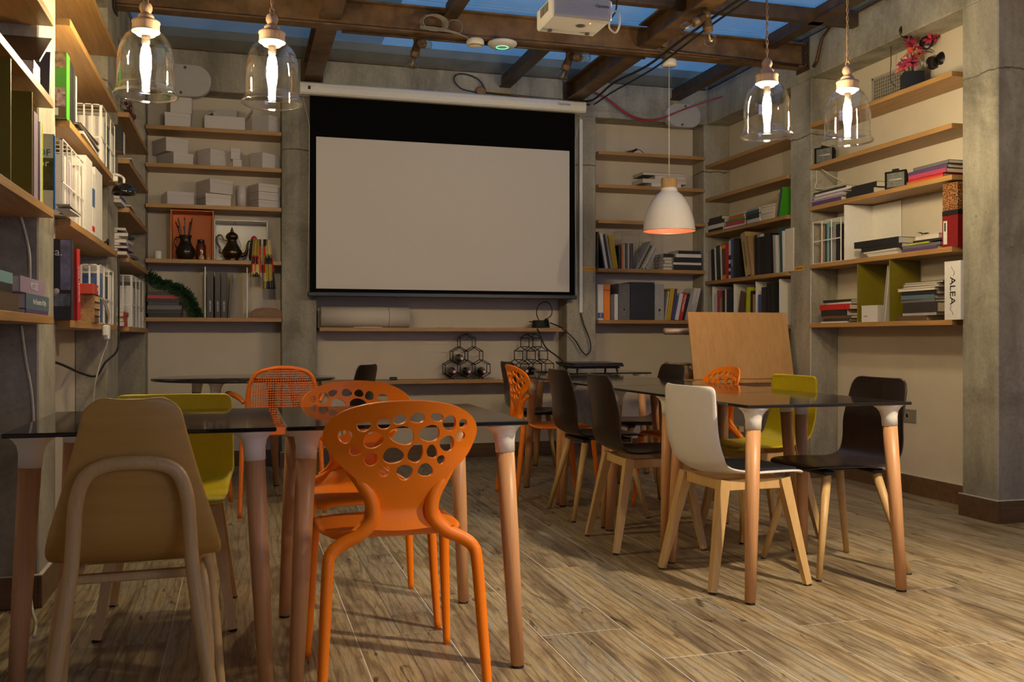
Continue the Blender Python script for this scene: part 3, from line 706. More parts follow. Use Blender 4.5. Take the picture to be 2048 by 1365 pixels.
# --- perforated orange chair
HOLES = [(250,287,27,28),(326,241,28,22),(410,228,26,27),(476,212,27,22),(555,208,30,22),(644,208,28,18),(704,237,29,34),(770,242,18,20),
 (293,350,23,22),(368,303,40,34),(490,285,51,38),(613,280,44,35),(697,330,32,34),(760,300,21,23),(360,389,30,27),(455,375,42,34),(553,367,31,42),(627,363,22,30),(670,402,17,19),(417,442,24,23),(507,451,33,33),(600,446,32,28)]
def perf_back():
    k = .000614
    cx = lambda zx: (zx - 502) * k; cz = lambda zy: .834 - (zy - 131) * k
    half = [(0, 131), (60, 133), (130, 139), (200, 153), (260, 175), (305, 205), (330, 235), (341, 265), (342, 290), (332, 325), (308, 372), (272, 415), (232, 450), (205, 480), (190, 515), (176, 550), (166, 585), (164, 615), (170, 640), (184, 664), (204, 684), (232, 703)]
    low = [(150, 703), (60, 710), (0, 712)]
    R_ = [(x * k, cz(y)) for x, y in half + low]
    R_ = [(p.x, p.z) for p in catmull([(x, 0, z) for x, z in R_[:22]], 3)] + [R_[22], R_[23], R_[24]]
    outl = R_ + [(-x, z) for x, z in reversed(R_[1:-1])]
    def inside(p, poly):
        x, z = p; c = False; n = len(poly)
        for i in range(n):
            x1, z1 = poly[i]; x2, z2 = poly[i - 1]
            if (z1 > z) != (z2 > z) and x < (x2 - x1) * (z - z1) / (z2 - z1) + x1: c = not c
        return c
    holes = []
    for i, (hx_, hy, rx, ry) in enumerate(HOLES):
        rx, ry = rx * 1.10, ry * 1.10; rot = .35 * sin(i * 2.3); pts = []
        for a in range(18):
            th = a * 2 * pi / 18; q = 1 + .06 * sin(3 * th + i)
            ex, ez = rx * k * q * cos(th), ry * k * q * sin(th)
            pts.append((cx(hx_) + ex * cos(rot) - ez * sin(rot), cz(hy) + ex * sin(rot) + ez * cos(rot)))
        holes.append(pts)
    vs, es = [], []
    for loop in [outl] + holes:
        b = len(vs); vs += [V(p) for p in loop]; es += [(b + i, b + (i + 1) % len(loop)) for i in range(len(loop))]
    st = .013
    for i in range(-20, 21):
        for j in range(0, 34):
            p = (i * st + (j % 2) * st / 2, .47 + j * st * .87)
            if not inside(p, outl): continue
            if min((V(p) - V(q)).length for q in outl) < .006: continue
            bad = False
            for h in holes:
                c = V((sum(q[0] for q in h) / 18, sum(q[1] for q in h) / 18))
                if (V(p) - c).length < .045 and (inside(p, h) or min((V(p) - V(q)).length for q in h) < .005): bad = True; break
            if not bad: vs.append(V(p))
    ov, oe, of, *_ = geometry.delaunay_2d_cdt(vs, es, [], 0, 1e-5)
    bm = bmesh.new(); bv = []
    for p in ov:
        x, z = p; zz = z - .50
        y = -.012 - .20 * max(zz, 0) - .10 * max(zz, 0) ** 2 + 1.3 * x * x * min(1, max(0, (z - .58) / .12)) - .55 * max(0, .53 - z)
        bv.append(bm.verts.new((x, y, z)))
    for f in of:
        c = (sum(ov[i][0] for i in f) / len(f), sum(ov[i][1] for i in f) / len(f))
        if not inside(c, outl) or any(abs(c[0] - h[0][0]) < .08 and inside(c, h) for h in holes): continue
        q = bm.faces.new([bv[i] for i in f]); q.smooth = True
    for v in [v for v in bm.verts if not v.link_faces]: bm.verts.remove(v)
    m = MB(); m.bm.free(); m.bm = bm; return m
def chair_P(lab, grp):
    t = thing('perforated_chair', lab, 'chair', group=grp)
    perf_back().build('perforated_back', ORANGE, t, solid=.0095, split=35, off=0)
    # rolled rim around the oval back
    k = .000614
    for s in (-1, 1):
        pts = [(s * .150, .004, .645), (s * .118, -.018, .615), (s * .090, -.026, .575), (s * .080, -.030, .535), (s * .086, -.032, .503), (s * .118, -.034, .472), (s * .166, -.036, .448), (s * .194, -.042, .425), (s * .203, -.052, .385), (s * .214, -.075, .20), (s * .226, -.10, .0)]
        MB().tube(catmull(pts, 5), [.006, .013, .018, .0195, .020, .0195, .0195, .0195, .019, .0185, .018, .017, .0165, .016, .014, .0115], 12).build('leg', ORANGE, t)
        pts = [(s * .186, .36, .440), (s * .200, .40, .425), (s * .206, .408, .38), (s * .214, .425, .20), (s * .224, .445, 0)]
        MB().tube(catmull(pts, 5), [.016, .018, .0175, .016, .0145, .011], 12).build('leg', ORANGE, t)
    def f(u, v):
        x = v * 2 - 1; y = -.02 + .44 * u
        w = interp([(0, .095), (.10, .13), (.25, .185), (.5, .212), (.8, .212), (.93, .20), (1, .17)], u)
        z = .455 - .012 * sin(pi * min(1, u * 1.1)) * (1 - x * x) + .05 * max(0, 1 - u / .22) ** 2 - .02 * max(0, (u - .86) / .14) ** 2 - .012 * abs(x) ** 4
        return V((x * w, y, z))
    MB().grid(f, 20, 14).build('seat', ORANGE, t, solid=.014, sub=1)
    return t
gp = 'perforated orange chairs'
pc = place(chair_P('orange perforated plastic chair in the foreground, its back to the viewer', gp), .425, 2.60, 0)
def dup(src, x, y, rz, lab): return place(copy_tree(src), x, y, rz, lab)
dup(pc, .43, 3.66, 180, 'orange perforated plastic chair facing the viewer across the front left table')
dup(pc, 1.71, 5.77, -90, 'orange perforated plastic chair at the far left end of the long table row')
dup(pc, 2.70, 5.03, 90, 'orange perforated plastic chair in front of the plywood board')
# --- dark shell chairs
c1 = place(chair_C('dark wood shell chair with round pale legs, right of the far orange chair', WENGE, ASH, g1), 1.96, 5.08, -90)
dup(c1, 2.50, 3.62, 90, 'black shell chair on round pale legs at the near right end of the row').children[0].active_material
dup(c1, 2.15, 6.82, -90, 'dark shell chair at the back wall table, beyond the far orange chair')
dup(c1, 2.55, 5.83, 90, 'black shell chair beside the basket, its back leaning right')
dup(c1, .60, 6.42, 62, 'dark shell chair at the right edge of the round table')
c2 = place(chair_C('dark wood shell chair on square oak frame, left of the white chair', WENGE, ASH, 'dark shell chair on square frame', True), 1.90, 4.29, -93)
# --- white and yellow chairs
w1 = place(chair_D('white shell chair with grey seat pad and oak frame at the near table', WHITES, ASH, True, 'white shell chairs'), 1.985, 3.575, -88)
y1 = place(chair_D('yellow shell chair on the right side of the long table row', YELL, ASH, False, 'yellow shell chairs'), 2.56, 4.345, 90)
y2 = dup(y1, -.24, 3.60, 180, 'yellow shell chair at the front left table, behind the plywood chair'); y2.scale = (1, 1, .975)
# --- plywood chair with bent wood loop, foreground left
t = thing('plywood_chair', 'pale plywood shell chair with bent wooden loop legs in the left foreground', 'chair', (-.245, 2.52, 0), radians(2.5))
PA = [(-.205, .862), (-.195, .78), (-.178, .68), (-.155, .57), (-.125, .505), (-.07, .468), (.02, .455), (.13, .460), (.21, .463), (.245, .452)]
HA = [(0, .104), (.08, .113), (.25, .146), (.42, .184), (.5, .196), (.6, .198), (.85, .198), (1, .18)]
CA = [(0, .01), (.3, .018), (.45, .012), (.6, .012), (1, .0)]
shell(PA, HA, CA, .045, .05).build('shell', PLY, t, solid=.013, sub=1)
loop = [(-.195, -.255, 0), (-.160, -.222, .25), (-.132, -.196, .45), (-.124, -.192, .55), (-.118, -.197, .63), (-.098, -.203, .688), (-.058, -.207, .712), (0, -.208, .717)]
loop = loop + [(-x, y, z) for x, y, z in reversed(loop[:-1])]
MB().tube(catmull(loop, 6), .0165, 12).build('bent_loop', ASH, t)
for s in (-1, 1):
    MB().tube(catmull([(s * .168, -.215, .20), (s * .162, -.20, .30), (s * .150, -.12, .425), (s * .135, .0, .438), (s * .15, .14, .43), (s * .175, .19, .36), (s * .205, .225, 0)], 6), [.010, .0155, .0155, .0155, .0155, .0155, .014], 10).build('leg', ASH, t)
MB().box((0, -.085, .432), (.30, .03, .02), None, .004).box((0, .10, .436), (.30, .03, .02), None, .004).build('seat_bar', ASH, t)
# --- orange armchair with woven back
t = thing('mesh_armchair', 'orange metal armchair with woven mesh back at the round table', 'armchair', (.225, 5.60, 0), radians(4))
bp = [(-.185, -.02, .50), (-.192, -.045, .62), (-.18, -.075, .74), (-.14, -.09, .805), (-.07, -.098, .828), (0, -.10, .834)]
bp = bp + [(-x, y, z) for x, y, z in reversed(bp[:-1])]
bpc = catmull(bp, 6)
MB().tube(bpc, .0125, 10).build('back_frame', ORANGEM, t)
def bedge(z):
    if z > .74: 
        return max(.0, .182 * sqrt(max(0, 1 - ((z - .70) / .134) ** 2)))
    return .187
def by(z, x): return -.02 - .10 * (z - .5) / .33 + .02 * (abs(x) / .2) ** 2 - .008
mb = MB(); n_ = 14
for i in range(-n_, n_ + 1):
    x = i * .0134; zs = [z for z in [.50 + k * .02 for k in range(17)] if bedge(z) > abs(x)]
    if len(zs) > 1: mb.tube([(x, by(z, x), z) for z in zs], .0029, 4)
for k in range(24):
    z = .505 + k * .0136; e = bedge(z)
    if e > .03: mb.tube([(x, by(z, x) - .003, z) for x in [-e, -e * .5, 0, e * .5, e]], .0027, 4)
o = mb.build('woven_mesh', ORANGEM, t); o['kind'] = 'stuff'
MB().box((0, .22, .455), (.46, .46, .022), None, .006).build('seat', ORANGEM, t)
MB().box((0, -.015, .475), (.44, .022, .06), None, .006).build('rear_apron', ORANGEM, t)
for s in (-1, 1):
    MB().tube(catmull([(s * .212, -.045, .635), (s * .225, -.02, .655), (s * .25, .10, .672), (s * .275, .28, .672), (s * .275, .40, .655)], 5), [.010, .013, .016, .016, .013], 10).build('arm', ORANGEM, t)
    MB().tube(catmull([(s * .275, .39, .66), (s * .272, .435, .62), (s * .262, .44, .45), (s * .25, .46, 0)], 5), [.013, .014, .014, .011], 10).build('leg', ORANGEM, t)
    MB().tube(catmull([(s * .20, -.02, .515), (s * .215, -.03, .47), (s * .222, -.05, .30), (s * .235, -.09, 0)], 5), [.013, .015, .014, .011], 10).build('leg', ORANGEM, t)
# ================================================================== THINGS ON THE SHELVES
COL = dict(white=(.66,.63,.60), cream=(.60,.53,.42), pale=(.50,.46,.43), grey=(.13,.122,.125), lightgrey=(.34,.325,.31), darkgrey=(.030,.027,.027), black=(.016,.015,.015), red=(.50,.018,.02),
 orange=(.85,.22,.008), yellow=(.50,.33,.012), lime=(.48,.50,.02), green=(.05,.27,.012), navy=(.017,.019,.030), blue=(.05,.09,.25), skyblue=(.22,.36,.48), teal=(.02,.075,.095), purple=(.09,.05,.13), lilac=(.33,.24,.34),
 tan=(.38,.22,.10), gold=(.46,.33,.13), brown=(.10,.06,.035), pink=(.40,.05,.10), rust=(.42,.11,.03), steelblue=(.085,.14,.18), magred=(.42,.05,.03), aqua=(.20,.38,.38))
def bmat(c): return plain('cover_' + c, COL[c], .45, 0, .06, sc=60)
ORD = ['first', 'second', 'third', 'fourth', 'fifth', 'sixth', 'seventh', 'eighth', 'ninth', 'tenth', 'eleventh', 'twelfth', 'thirteenth', 'fourteenth', 'fifteenth', 'sixteenth', 'seventeenth', 'eighteenth', 'nineteenth', 'twentieth']
# wall frames: local x = left to right as seen, y = into the wall
def spot(w, u, off, z):
    if w == 'B': return (u, YFB + off, z)
    if w == 'R': return (XFR + off, u, z)
    return (XFL - off, u, z)
WR = {'B': 0, 'R': -90, 'L': 90}
def upx(w, px, off=.03):
    return xat(px, YFB + off) if w == 'B' else yat(px, (XFR + off) if w == 'R' else (XFL - off))
def bookmesh(t, d, h, c=.0022, flip=False):
    cov = MB().bb(0, c, 0, d, 0, h).bb(t - c, t, 0, d, 0, h).bb(c, t - c, 0, c, 0, h)
    pg = MB().bb(c, t - c, c, d - .004, .003, h - .003)
    return cov, pg
def volume(name, label, cat, w, loc, t, d, h, col, mtx, grp, pages=PAGES, band=None):
    """a book or folder: top-level cover with a block of pages as its part"""
    cov, pg = bookmesh(t, d, h)
    base = T(*loc) @ RZ(WR[w])
    o = cov.xf(mtx).build(name, bmat(col) if isinstance(col, str) else col); o.matrix_world = base
    tag(o, label, cat, grp)
    p = pg.xf(mtx).build('pages', pages, o)
    if band:
        for (z0, z1, bc) in band:
            MB().bb(-.0003, t + .0003, -.0008, .012, z0 * h, z1 * h).xf(mtx).build('spine_band', bmat(bc), o)
    return o
def upright(w, pl, pr, z, h, col, label, d=.19, off=.03, lean=0, grp=None, cat='book', name='book', band=None, txt=None, mat=None):
    u0, u1 = upx(w, pl, off), upx(w, pr, off); t = abs(u1 - u0) * cos(radians(lean)) - .0008
    t = max(t, .004)
    if lean >= 0: m = T(abs(u1 - u0), 0, 0) @ RY(lean) @ T(-t, 0, 0)
    else: m = RY(lean)
    o = volume(name, label, cat, w, spot(w, u0, off, z + .0004), t, d, h, col, m, grp, band=band)
    if txt:
        body, size, pos, mt = txt
        q = text(body, size, mt, o, (0, 0, 0), (0, 0, 0)); q.matrix_local = m @ T(t / 2, -.0012, h * pos) @ RY(90) @ RX(90)
    return o
def row(w, z, phrase, items, grp, **k):
    for i, it in enumerate(items):
        pl, pr, h, col, desc, lean = it[:6]; kw = dict(k); kw.update(it[6] if len(it) > 6 else {})
        upright(w, pl, pr, z, h, col, '%s, %s from left %s' % (desc, ORD[i], phrase), lean=lean, grp=grp, **kw)
def flat(w, u, z, t, L, d, col, label, off=.03, yaw=0, grp=None, pagefront=False, name='book', cat='book', txt=None):
    c = MB(); 
    m = T(0, 0, t) @ RY(90)                    # upright (t,d,h) -> lying (h,d,t)
    if pagefront: m = T(L / 2, d / 2, 0) @ RZ(180) @ T(-L / 2, -d / 2, 0) @ m
    m = T(L / 2, d / 2, 0) @ RZ(yaw) @ T(-L / 2, -d / 2, 0) @ m
    o = volume(name, label, cat, w, spot(w, u, off, z + .0003), t, d, L, col, m, grp)
    if txt:
        body, size, fx, mt = txt
        q = text(body, size, mt, o, (0, 0, 0), (0, 0, 0)); q.matrix_local = T(L / 2, d / 2, 0) @ RZ(yaw) @ T(-L / 2, -d / 2, 0) @ T(L * fx, -.0012, t / 2) @ RX(90)
    return o
def stack(w, pl, pr, z, phrase, items, grp, d=.19, off=.03):
    """items bottom to top: (thickness, colour, description, [dl px, dr px], pagefront, yaw)"""
    n = len(items); zz = z
    for i, it in enumerate(items):
        t, col, desc = it[:3]; dl, dr = it[3] if len(it) > 3 else (0, 0); pf = it[4] if len(it) > 4 else False; yaw = it[5] if len(it) > 5 else RN.uniform(-2, 2)
        a, b = upx(w, pl + dl, off), upx(w, pr + dr, off)
        pos = 'bottom' if i == 0 else ('topmost' if i == n - 1 else ORD[i] + ' up')
        flat(w, a, zz, t - .0006, abs(b - a), d, col, '%s, %s of %s' % (desc, pos, phrase), off + .004 * (i % 2) + (.0 if w == 'L' else 0), yaw, grp, pf)
        zz += t
    return zz
gB = 'books on the back shelves'
# ---------------- back right alcove, lowest shelf
Z = ZB[4]; ph = 'on the lowest back right shelf'
row('B', Z, ph, [
 (1196, 1207, .30, 'white', 'white ring binder with blue foot', 0, dict(name='binder', cat='binder', band=[(.045, .20, 'blue')], txt=('betul', .018, .125, WHITEINK))),
 (1207.6, 1220, .30, 'orange', 'bright orange ring binder', 0, dict(name='binder', cat='binder', band=[(.82, .86, 'rust')])),
 (1221, 1228, .215, 'grey', 'slim grey file box', 0, dict(name='file_box', cat='file box')),
 (1228.5, 1236, .22, 'white', 'slim white box file', 0, dict(name='file_box', cat='file box')),
 (1237, 1259.5, .31, 'grey', 'wide grey lever arch file', 0, dict(name='binder', cat='binder')),
 (1260.5, 1308.5, .325, 'navy', 'very wide dark navy archive box', 0, dict(name='archive_box', cat='box')),
 (1309.5, 1328, .31, 'lightgrey', 'pale grey lever arch file', 0, dict(name='binder', cat='binder')),
 (1329, 1331.5, .25, 'pale', 'thin pale booklet', 8),
 (1331.8, 1335.6, .275, 'yellow', 'yellow paperback', 9), (1335.8, 1340.6, .275, 'yellow', 'second yellow paperback', 9),
 (1340.8, 1345, .275, 'purple', 'dark purple book', 10), (1345.2, 1349, .215, 'blue', 'blue book', 11),
 (1349.2, 1356.5, .235, 'white', 'white book', 12), (1356.7, 1363.6, .24, 'red', 'red book lettered VISIONARY', 13, dict(txt=('VISIONARY', .030, .62, WHITEINK))),
 (1363.8, 1368.8, .235, 'black', 'black book', 14), (1369, 1374.5, .25, 'lightgrey', 'pale grey book', 14),
 (1374.8, 1381, .285, 'pale', 'pale pinkish book with dark lettering', 14, dict(txt=('CULTURE', .02, .35, GREYINK))), (1381.3, 1387.6, .285, 'pale', 'second pale pinkish book', 14, dict(txt=('HOUSE OF', .018, .4, GREYINK)))], gB)
# finger rings on the lever arch files
RING = plain('ring_metal', (.55, .52, .48), .25, 1)
for px, nm_ in ((1248, 'grey'), (1319, 'pale grey')):
    o = [q for q in bpy.data.objects if q.get('label', '').startswith(('wide grey' if nm_ == 'grey' else 'pale grey lever'))][0]
    tt = abs(upx('B', 1259.5) - upx('B', 1237)) if nm_ == 'grey' else abs(upx('B', 1328) - upx('B', 1309.5))
    MB().lathe([(.009, 0), (.014, 0), (.014, .002), (.009, .002)], 16, closed=True, mat=T(tt / 2, -.0002, .085) @ RX(90)).build('finger_ring', RING, o)
    MB().lathe([(0, 0), (.0095, 0), (.0095, .001), (0, .001)], 14, mat=T(tt / 2, -.0002, .085) @ RX(90)).build('finger_hole', BLACKP, o)
    text('leitz'.upper(), .009, WHITEINK if nm_ == 'grey' else GREYINK, o, (tt / 2, -.0012, .05))
    text('-----', .016, WHITEINK if nm_ == 'grey' else GREYINK, o, (tt / 2, -.0012, .225))
flat('B', upx('B', 1221.5), Z, .012, .06, .10, 'black', 'flat black case lying behind the slim file boxes, by the grey lever arch', off=.155)
# ---------------- back right alcove, fourth shelf
Z = ZB[3]; ph = 'on the fourth back right shelf'
row('B', Z, ph, [
 (1193.8, 1197.4, .31, 'black', 'tall black book', 0), (1208, 1210.6, .275, 'black', 'black book leaning left', -10), 
 (1211, 1216.5, .30, 'white', 'white book leaning left', -10), (1216.8, 1221, .29, 'darkgrey', 'dark grey book leaning left', -10), (1221.3, 1225.5, .30, 'lightgrey', 'pale grey book leaning left', -10), (1226, 1236.5, .285, 'yellow', 'thick yellow book leaning left', -9),
 (1237.4, 1241.2, .20, 'darkgrey', 'dark book beside the yellow one', 0), (1244, 1246.6, .215, 'orange', 'thin orange book in the wire organiser', 0), (1247, 1249.2, .215, 'cream', 'thin cream book in the wire organiser', 0), (1249.5, 1254.5, .22, 'black', 'black book in the wire organiser', 0), (1255, 1258, .22, 'white', 'thin white spine in the wire organiser', 0), (1258.4, 1266.5, .22, 'black', 'second black book in the wire organiser', 0),
 (1271, 1275.8, .27, 'lightgrey', 'grey book leaning steeply right', 29), (1276.5, 1279.6, .235, 'navy', 'navy book leaning steeply right', 29), (1280.0, 1282.6, .215, 'lime', 'thin yellow book leaning right', 29), (1283.0, 1288.6, .215, 'white', 'white book leaning right', 29), (1290, 1296, .20, 'pale', 'pale book leaning right', 29)], gB, d=.16, off=.035)
stack('B', 1327, 1345, Z, 'the small grey stack by the wire organiser', [(.028, 'darkgrey', 'dark book', (0, 0), True), (.03, 'grey', 'grey book', (0, 1), True), (.028, 'lightgrey', 'pale book', (1, -1), True), (.026, 'grey', 'worn grey book', (0, 0), True), (.03, 'black', 'black book', (0, 2), False)], gB, d=.2, off=.05)
stack('B', 1347, 1403, Z, 'the black and white stack in the corner', [(.048, 'black', 'thick black box book', (0, 0), False, 0), (.02, 'white', 'thin white book', (0, 0), False, 0), (.045, 'black', 'black book', (0, 0), False), (.03, 'white', 'white book', (6, 0), False), (.028, 'black', 'black book with gold label', (10, -2), False)], gB, d=.2, off=.035)
def wire_box(name, label, cat, w, pl, pr, z, h, off, d, nbar, mat, bar=.0022, grp=None, mid=None, topn=6, rails=True):
    """open wire organiser: upright bars on the front, rods running back over the top, back panel"""
    u0, u1 = upx(w, pl, off), upx(w, pr, off); L = abs(u1 - u0)
    t = thing(name, label, cat, spot(w, u0, off, z), radians(WR[w]), grp)
    fm = MB()
    fm.bb(0, L, 0, bar * 2, 0, bar * 2).bb(0, L, 0, bar * 2, h - bar * 2, h)
    fm.bb(0, L, d - bar * 2, d, 0, bar * 2).bb(0, L, d - bar * 2, d, h - bar * 2, h)
    for x in (0, L - bar * 2): fm.bb(x, x + bar * 2, 0, d, 0, bar * 2).bb(x, x + bar * 2, 0, d, h - bar * 2, h).bb(x, x + bar * 2, d - bar * 2, d, 0, h)
    if mid: fm.bb(0, L, 0, bar * 2, h * mid, h * mid + bar * 3)
    o = fm.build('frame', mat, t)
    bw = bar * 2 if nbar > 14 else bar * 3.2
    for k in range(nbar):
        x = L * k / (nbar - 1); x = min(max(x, bw / 2), L - bw / 2)
        MB().bb(x - bw / 2, x + bw / 2, -.0005, bar * 2, 0, h).build('bar', mat, t)
    if rails:
        for k in range(topn):
            x = L * (k + .5) / topn; MB().bb(x - bar, x + bar, 0, d, h - bar * 1.8, h - bar * .2).build('top_rod', mat, t)
    return t
CLEARP = plain('pale_wire', (.40, .37, .32), .4, 0, .03)
wire_box('wire_organiser', 'fine pale wire organiser box around books on the fourth back right shelf', 'organiser', 'B', 1243, 1326, Z, .33, .022, .19, 26, CLEARP, .0011, None, None, 14)
# third shelf: folded papers behind the dome pendant ; second shelf: stack ; top: plug
flat('B', upx('B', 1262), ZB[2], .006, .10, .12, 'pale', 'folded pale leaflet on the third back shelf beside the dome pendant', off=.04, name='leaflet', cat='leaflet')
stack('B', 1285, 1374, ZB[1], 'the stack on the second back right shelf', [(.034, 'white', 'white book', (18, -12), False), (.036, 'pale', 'pale grey book', (0, 0), True), (.032, 'cream', 'cream book', (26, -3), False), (.026, 'steelblue', 'blue black book', (2, -6), True)], gB, d=.2, off=.035)
t = thing('microphone_plug', 'small black plug with its thin cable on the top back right shelf', 'plug', (upx('B', 1268), YFB + .06, ZB[0]))
MB().tube([(-.05, 0, .010), (0, 0, .022), (.04, 0, .042)], [.009, .011, .009], 8).build('plug_body', BLACKP, t)
MB().tube(catmull([(.04, 0, .042), (.08, .01, .035), (.12, .02, .005), (.15, .05, .003)]), .003, 5).build('cable', CORD, t)
MB().lathe([(0, 0), (.010, 0), (.010, .012), (0, .012)], 10, (-.055, 0, 0)).build('plug_tip', BLACKP, t)
# ---------------- right corner bay
gR = 'books in the right corner bay'
Z = ZRC[2]
ZZ = 'on the third right corner shelf'
stack('R', 1407, 1447, Z, 'the leftmost stack on the third right corner shelf', [(.03, 'black', 'black book', (0, 0)), (.035, 'white', 'white book', (3, -1)), (.032, 'black', 'black book', (6, 1)), (.028, 'black', 'second black book', (9, -3))], gR)
stack('R', 1450, 1487, Z, 'the pink stack in the right corner bay', [(.018, 'white', 'white booklet', (0, 0)), (.036, 'pink', 'crimson book', (2, 0)), (.015, 'green', 'thin green book', (4, 1)), (.03, 'rust', 'orange red book', (7, -1)), (.01, 'pale', 'pale booklet', (10, 2))], gR)
stack('R', 1492, 1517, Z, 'the green black stack on the third right corner shelf', [(.035, 'white', 'white book', (2, 4)), (.038, 'darkgrey', 'dark grey book', (0, 0)), (.03, 'teal', 'dark green book', (0, 2)), (.018, 'lightgrey', 'pale book', (2, 0))], gR)
stack('R', 1520, 1546, Z, 'the pale stack beside the green folder', [(.03, 'white', 'white book', (0, 0), True), (.028, 'cream', 'cream book', (0, 2), True), (.026, 'white', 'second white book', (1, 1), True), (.022, 'pale', 'pale book', (0, 0), True), (.014, 'cream', 'thin cream book', (3, 1), True)], gR)
upright('R', 1549, 1552.5, Z, .19, 'tan', 'tan book leaning right against the green folder', lean=14, grp=gR)
upright('R', 1553, 1556, Z, .215, 'teal', 'thin dark blue book leaning against the green folder', lean=14, grp=gR)
upright('R', 1557, 1561, Z, .225, 'green', 'bright green folder leaning on the third right corner shelf', lean=14, grp=gR, d=.215, name='folder', cat='folder')
upright('R', 1582, 1583.5, Z, .205, 'pale', 'pale card standing behind the bright green folder', d=.05, off=.16, name='card', cat='card')
Z = ZRC[3]; ph = 'on the fourth right corner shelf'
row('R', Z, ph, [
 (1407, 1411.5, .29, 'black', 'black book', 6), (1413, 1420, .265, 'lightgrey', 'pale grey book', 3), (1424, 1430, .275, 'black', 'black book', -4), (1430.5, 1433, .285, 'white', 'thin white book', -4), (1434, 1441, .295, 'darkgrey', 'charcoal book', -4), (1442, 1444.3, .29, 'white', 'narrow white book', -4),
 (1445, 1451.5, .305, 'brown', 'dark brown book with orange bands', -3, dict(band=[(.0, .12, 'orange'), (.86, .97, 'orange')])), (1452.2, 1456.8, .305, 'red', 'red book', -3), (1457.4, 1461, .32, 'white', 'spotted white book', 0, dict(band=[(.1, .2, 'black'), (.28, .4, 'black'), (.5, .62, 'black')])), (1461.5, 1466.5, .325, 'blue', 'blue book', 0, dict(txt=('ADOPT', .018, .4, WHITEINK))),
 (1467, 1472, .33, 'darkgrey', 'tall charcoal book', 0), (1473, 1478, .31, 'black', 'tall black book in the shade', 0),
 (1491, 1500.5, .36, 'gold', 'worn gold book leaning far left', -13, dict(d=.2, off=.012, txt=('HUMANIZING', .034, .5, GREYINK))), (1501.5, 1505, .335, 'tan', 'tan book leaning far left', -13, dict(d=.2, off=.012)),
 (1509, 1513.5, .325, 'black', 'black book', 0), (1514.3, 1519.5, .325, 'darkgrey', 'black book with silver spine head', 0, dict(band=[(.93, .99, 'lightgrey')])), (1520.2, 1527.5, .325, 'black', 'black box book', 0, dict(band=[(.93, .99, 'white')])), (1528.2, 1541, .32, 'black', 'thick black book', 0), 
 (1547.5, 1552, .295, 'lightgrey', 'pale grey book', -3), (1552.6, 1556.2, .29, 'white', 'white booklet', -3)], gR, d=.18)
row('R', Z, 'of the trio by the right column', [(1560.5, 1563.6, .34, 'teal', 'tall dark teal book', -3), (1565.5, 1569.6, .31, 'white', 'white book leaning left', -2), (1570.3, 1586.5, .32, 'cream', 'very thick cream book', 0)], gR, d=.2, off=.012)
Z = ZRC[4]; 
def panel(label, w, px, z, h, d, mat, th=.006, off=.02, grp=None, top=True, name='shelf_divider'):
    u = upx(w, px, off); t = thing(name, label, 'shelf divider', spot(w, u, off, z), radians(WR[w]), grp)
    MB().bb(0, th, 0, d, 0, h, .001).build('panel', mat, t)
    MB().bb(th, th + .004, .0, .004, 0, h).build('front_lip', mat, t)
    return t
for px, n_ in ((1424, 'leftmost'), (1467, 'second'), (1511, 'third'), (1558, 'rightmost')):
    panel('%s white metal divider on the lowest right corner shelf' % n_, 'R', px, Z, .35, .19, WHITEM, .006, .025, 'white metal shelf dividers')
row('R', Z, 'on the lowest right corner shelf', [
 (1399.5, 1403.5, .30, 'pale', 'pale book', 0), (1412.6, 1416.2, .27, 'skyblue', 'pale blue book', -6), (1417.5, 1421.5, .265, 'lightgrey', 'pale grey book', -6), (1430.5, 1433.6, .285, 'white', 'white book', 0), (1434.2, 1438.8, .31, 'pink', 'faded pink book', 0), (1439.5, 1443.5, .245, 'tan', 'tan book', 0), (1444.5, 1449, .305, 'black', 'black book', 0), (1450, 1452.4, .31, 'white', 'thin white book', 0), (1453, 1464.5, .315, 'navy', 'thick navy book', 0),
 (1473, 1482.5, .28, 'brown', 'grey brown book', 13), (1490.5, 1496, .31, 'lime', 'yellow green book', 4), (1501.2, 1504.6, .28, 'black', 'black book behind the tan one', 0), (1505.5, 1508.8, .25, 'tan', 'tan book', 0),
 (1516, 1522.4, .245, 'blue', 'purple blue book', 0), (1523, 1530, .30, 'darkgrey', 'charcoal book', 0), (1535.5, 1542, .33, 'black', 'thick black folder', -3), (1543, 1550, .33, 'black', 'second thick black folder', -3)], gR, d=.18)
# ---------------- near right bay
gN = 'books in the near right bay'
t = thing('flower_pot', 'black square pot with red and black artificial orchids on the top right shelf', 'flower pot', (4.015, upx('R', 1808, .045), ZRB[0]), radians(-25))
MB().prism([(-.055, -.055), (.055, -.055), (.055, .055), (-.055, .055)], 0, .001).build('pot_base', BLACKP, t)
mb = MB(); P0 = [(-.058, -.058), (.058, -.058), (.058, .058), (-.058, .058)]
mb.bm.free(); mb.bm = bmesh.new()
A_ = [mb.bm.verts.new((x * .98, y * .98, 0)) for x, y in P0]; B_ = [mb.bm.verts.new((x, y, .118)) for x, y in P0]; C_ = [mb.bm.verts.new((x * .9, y * .9, .118)) for x, y in P0]; D_ = [mb.bm.verts.new((x * .9, y * .9, .09)) for x, y in P0]
for q in range(4):
    q2 = (q + 1) % 4
    for a, b in ((A_, B_), (B_, C_), (C_, D_)): mb.bm.faces.new((a[q], a[q2], b[q2], b[q]))
mb.bm.faces.new(A_[::-1]); mb.bm.faces.new(D_); mb.build('pot', plain('pot_black', (.010, .010, .010), .4), t)
STEM = plain('dark_stem', (.07, .035, .03), .6); PET = plain('red_petal', (.52, .05, .11), .6, 0, .35, sc=60); PET2 = plain('coral_petal', (.75, .14, .08), .55, 0, .3, sc=60); BLK = plain('black_petal', (.010, .006, .007), .35)
rf = random.Random(5)
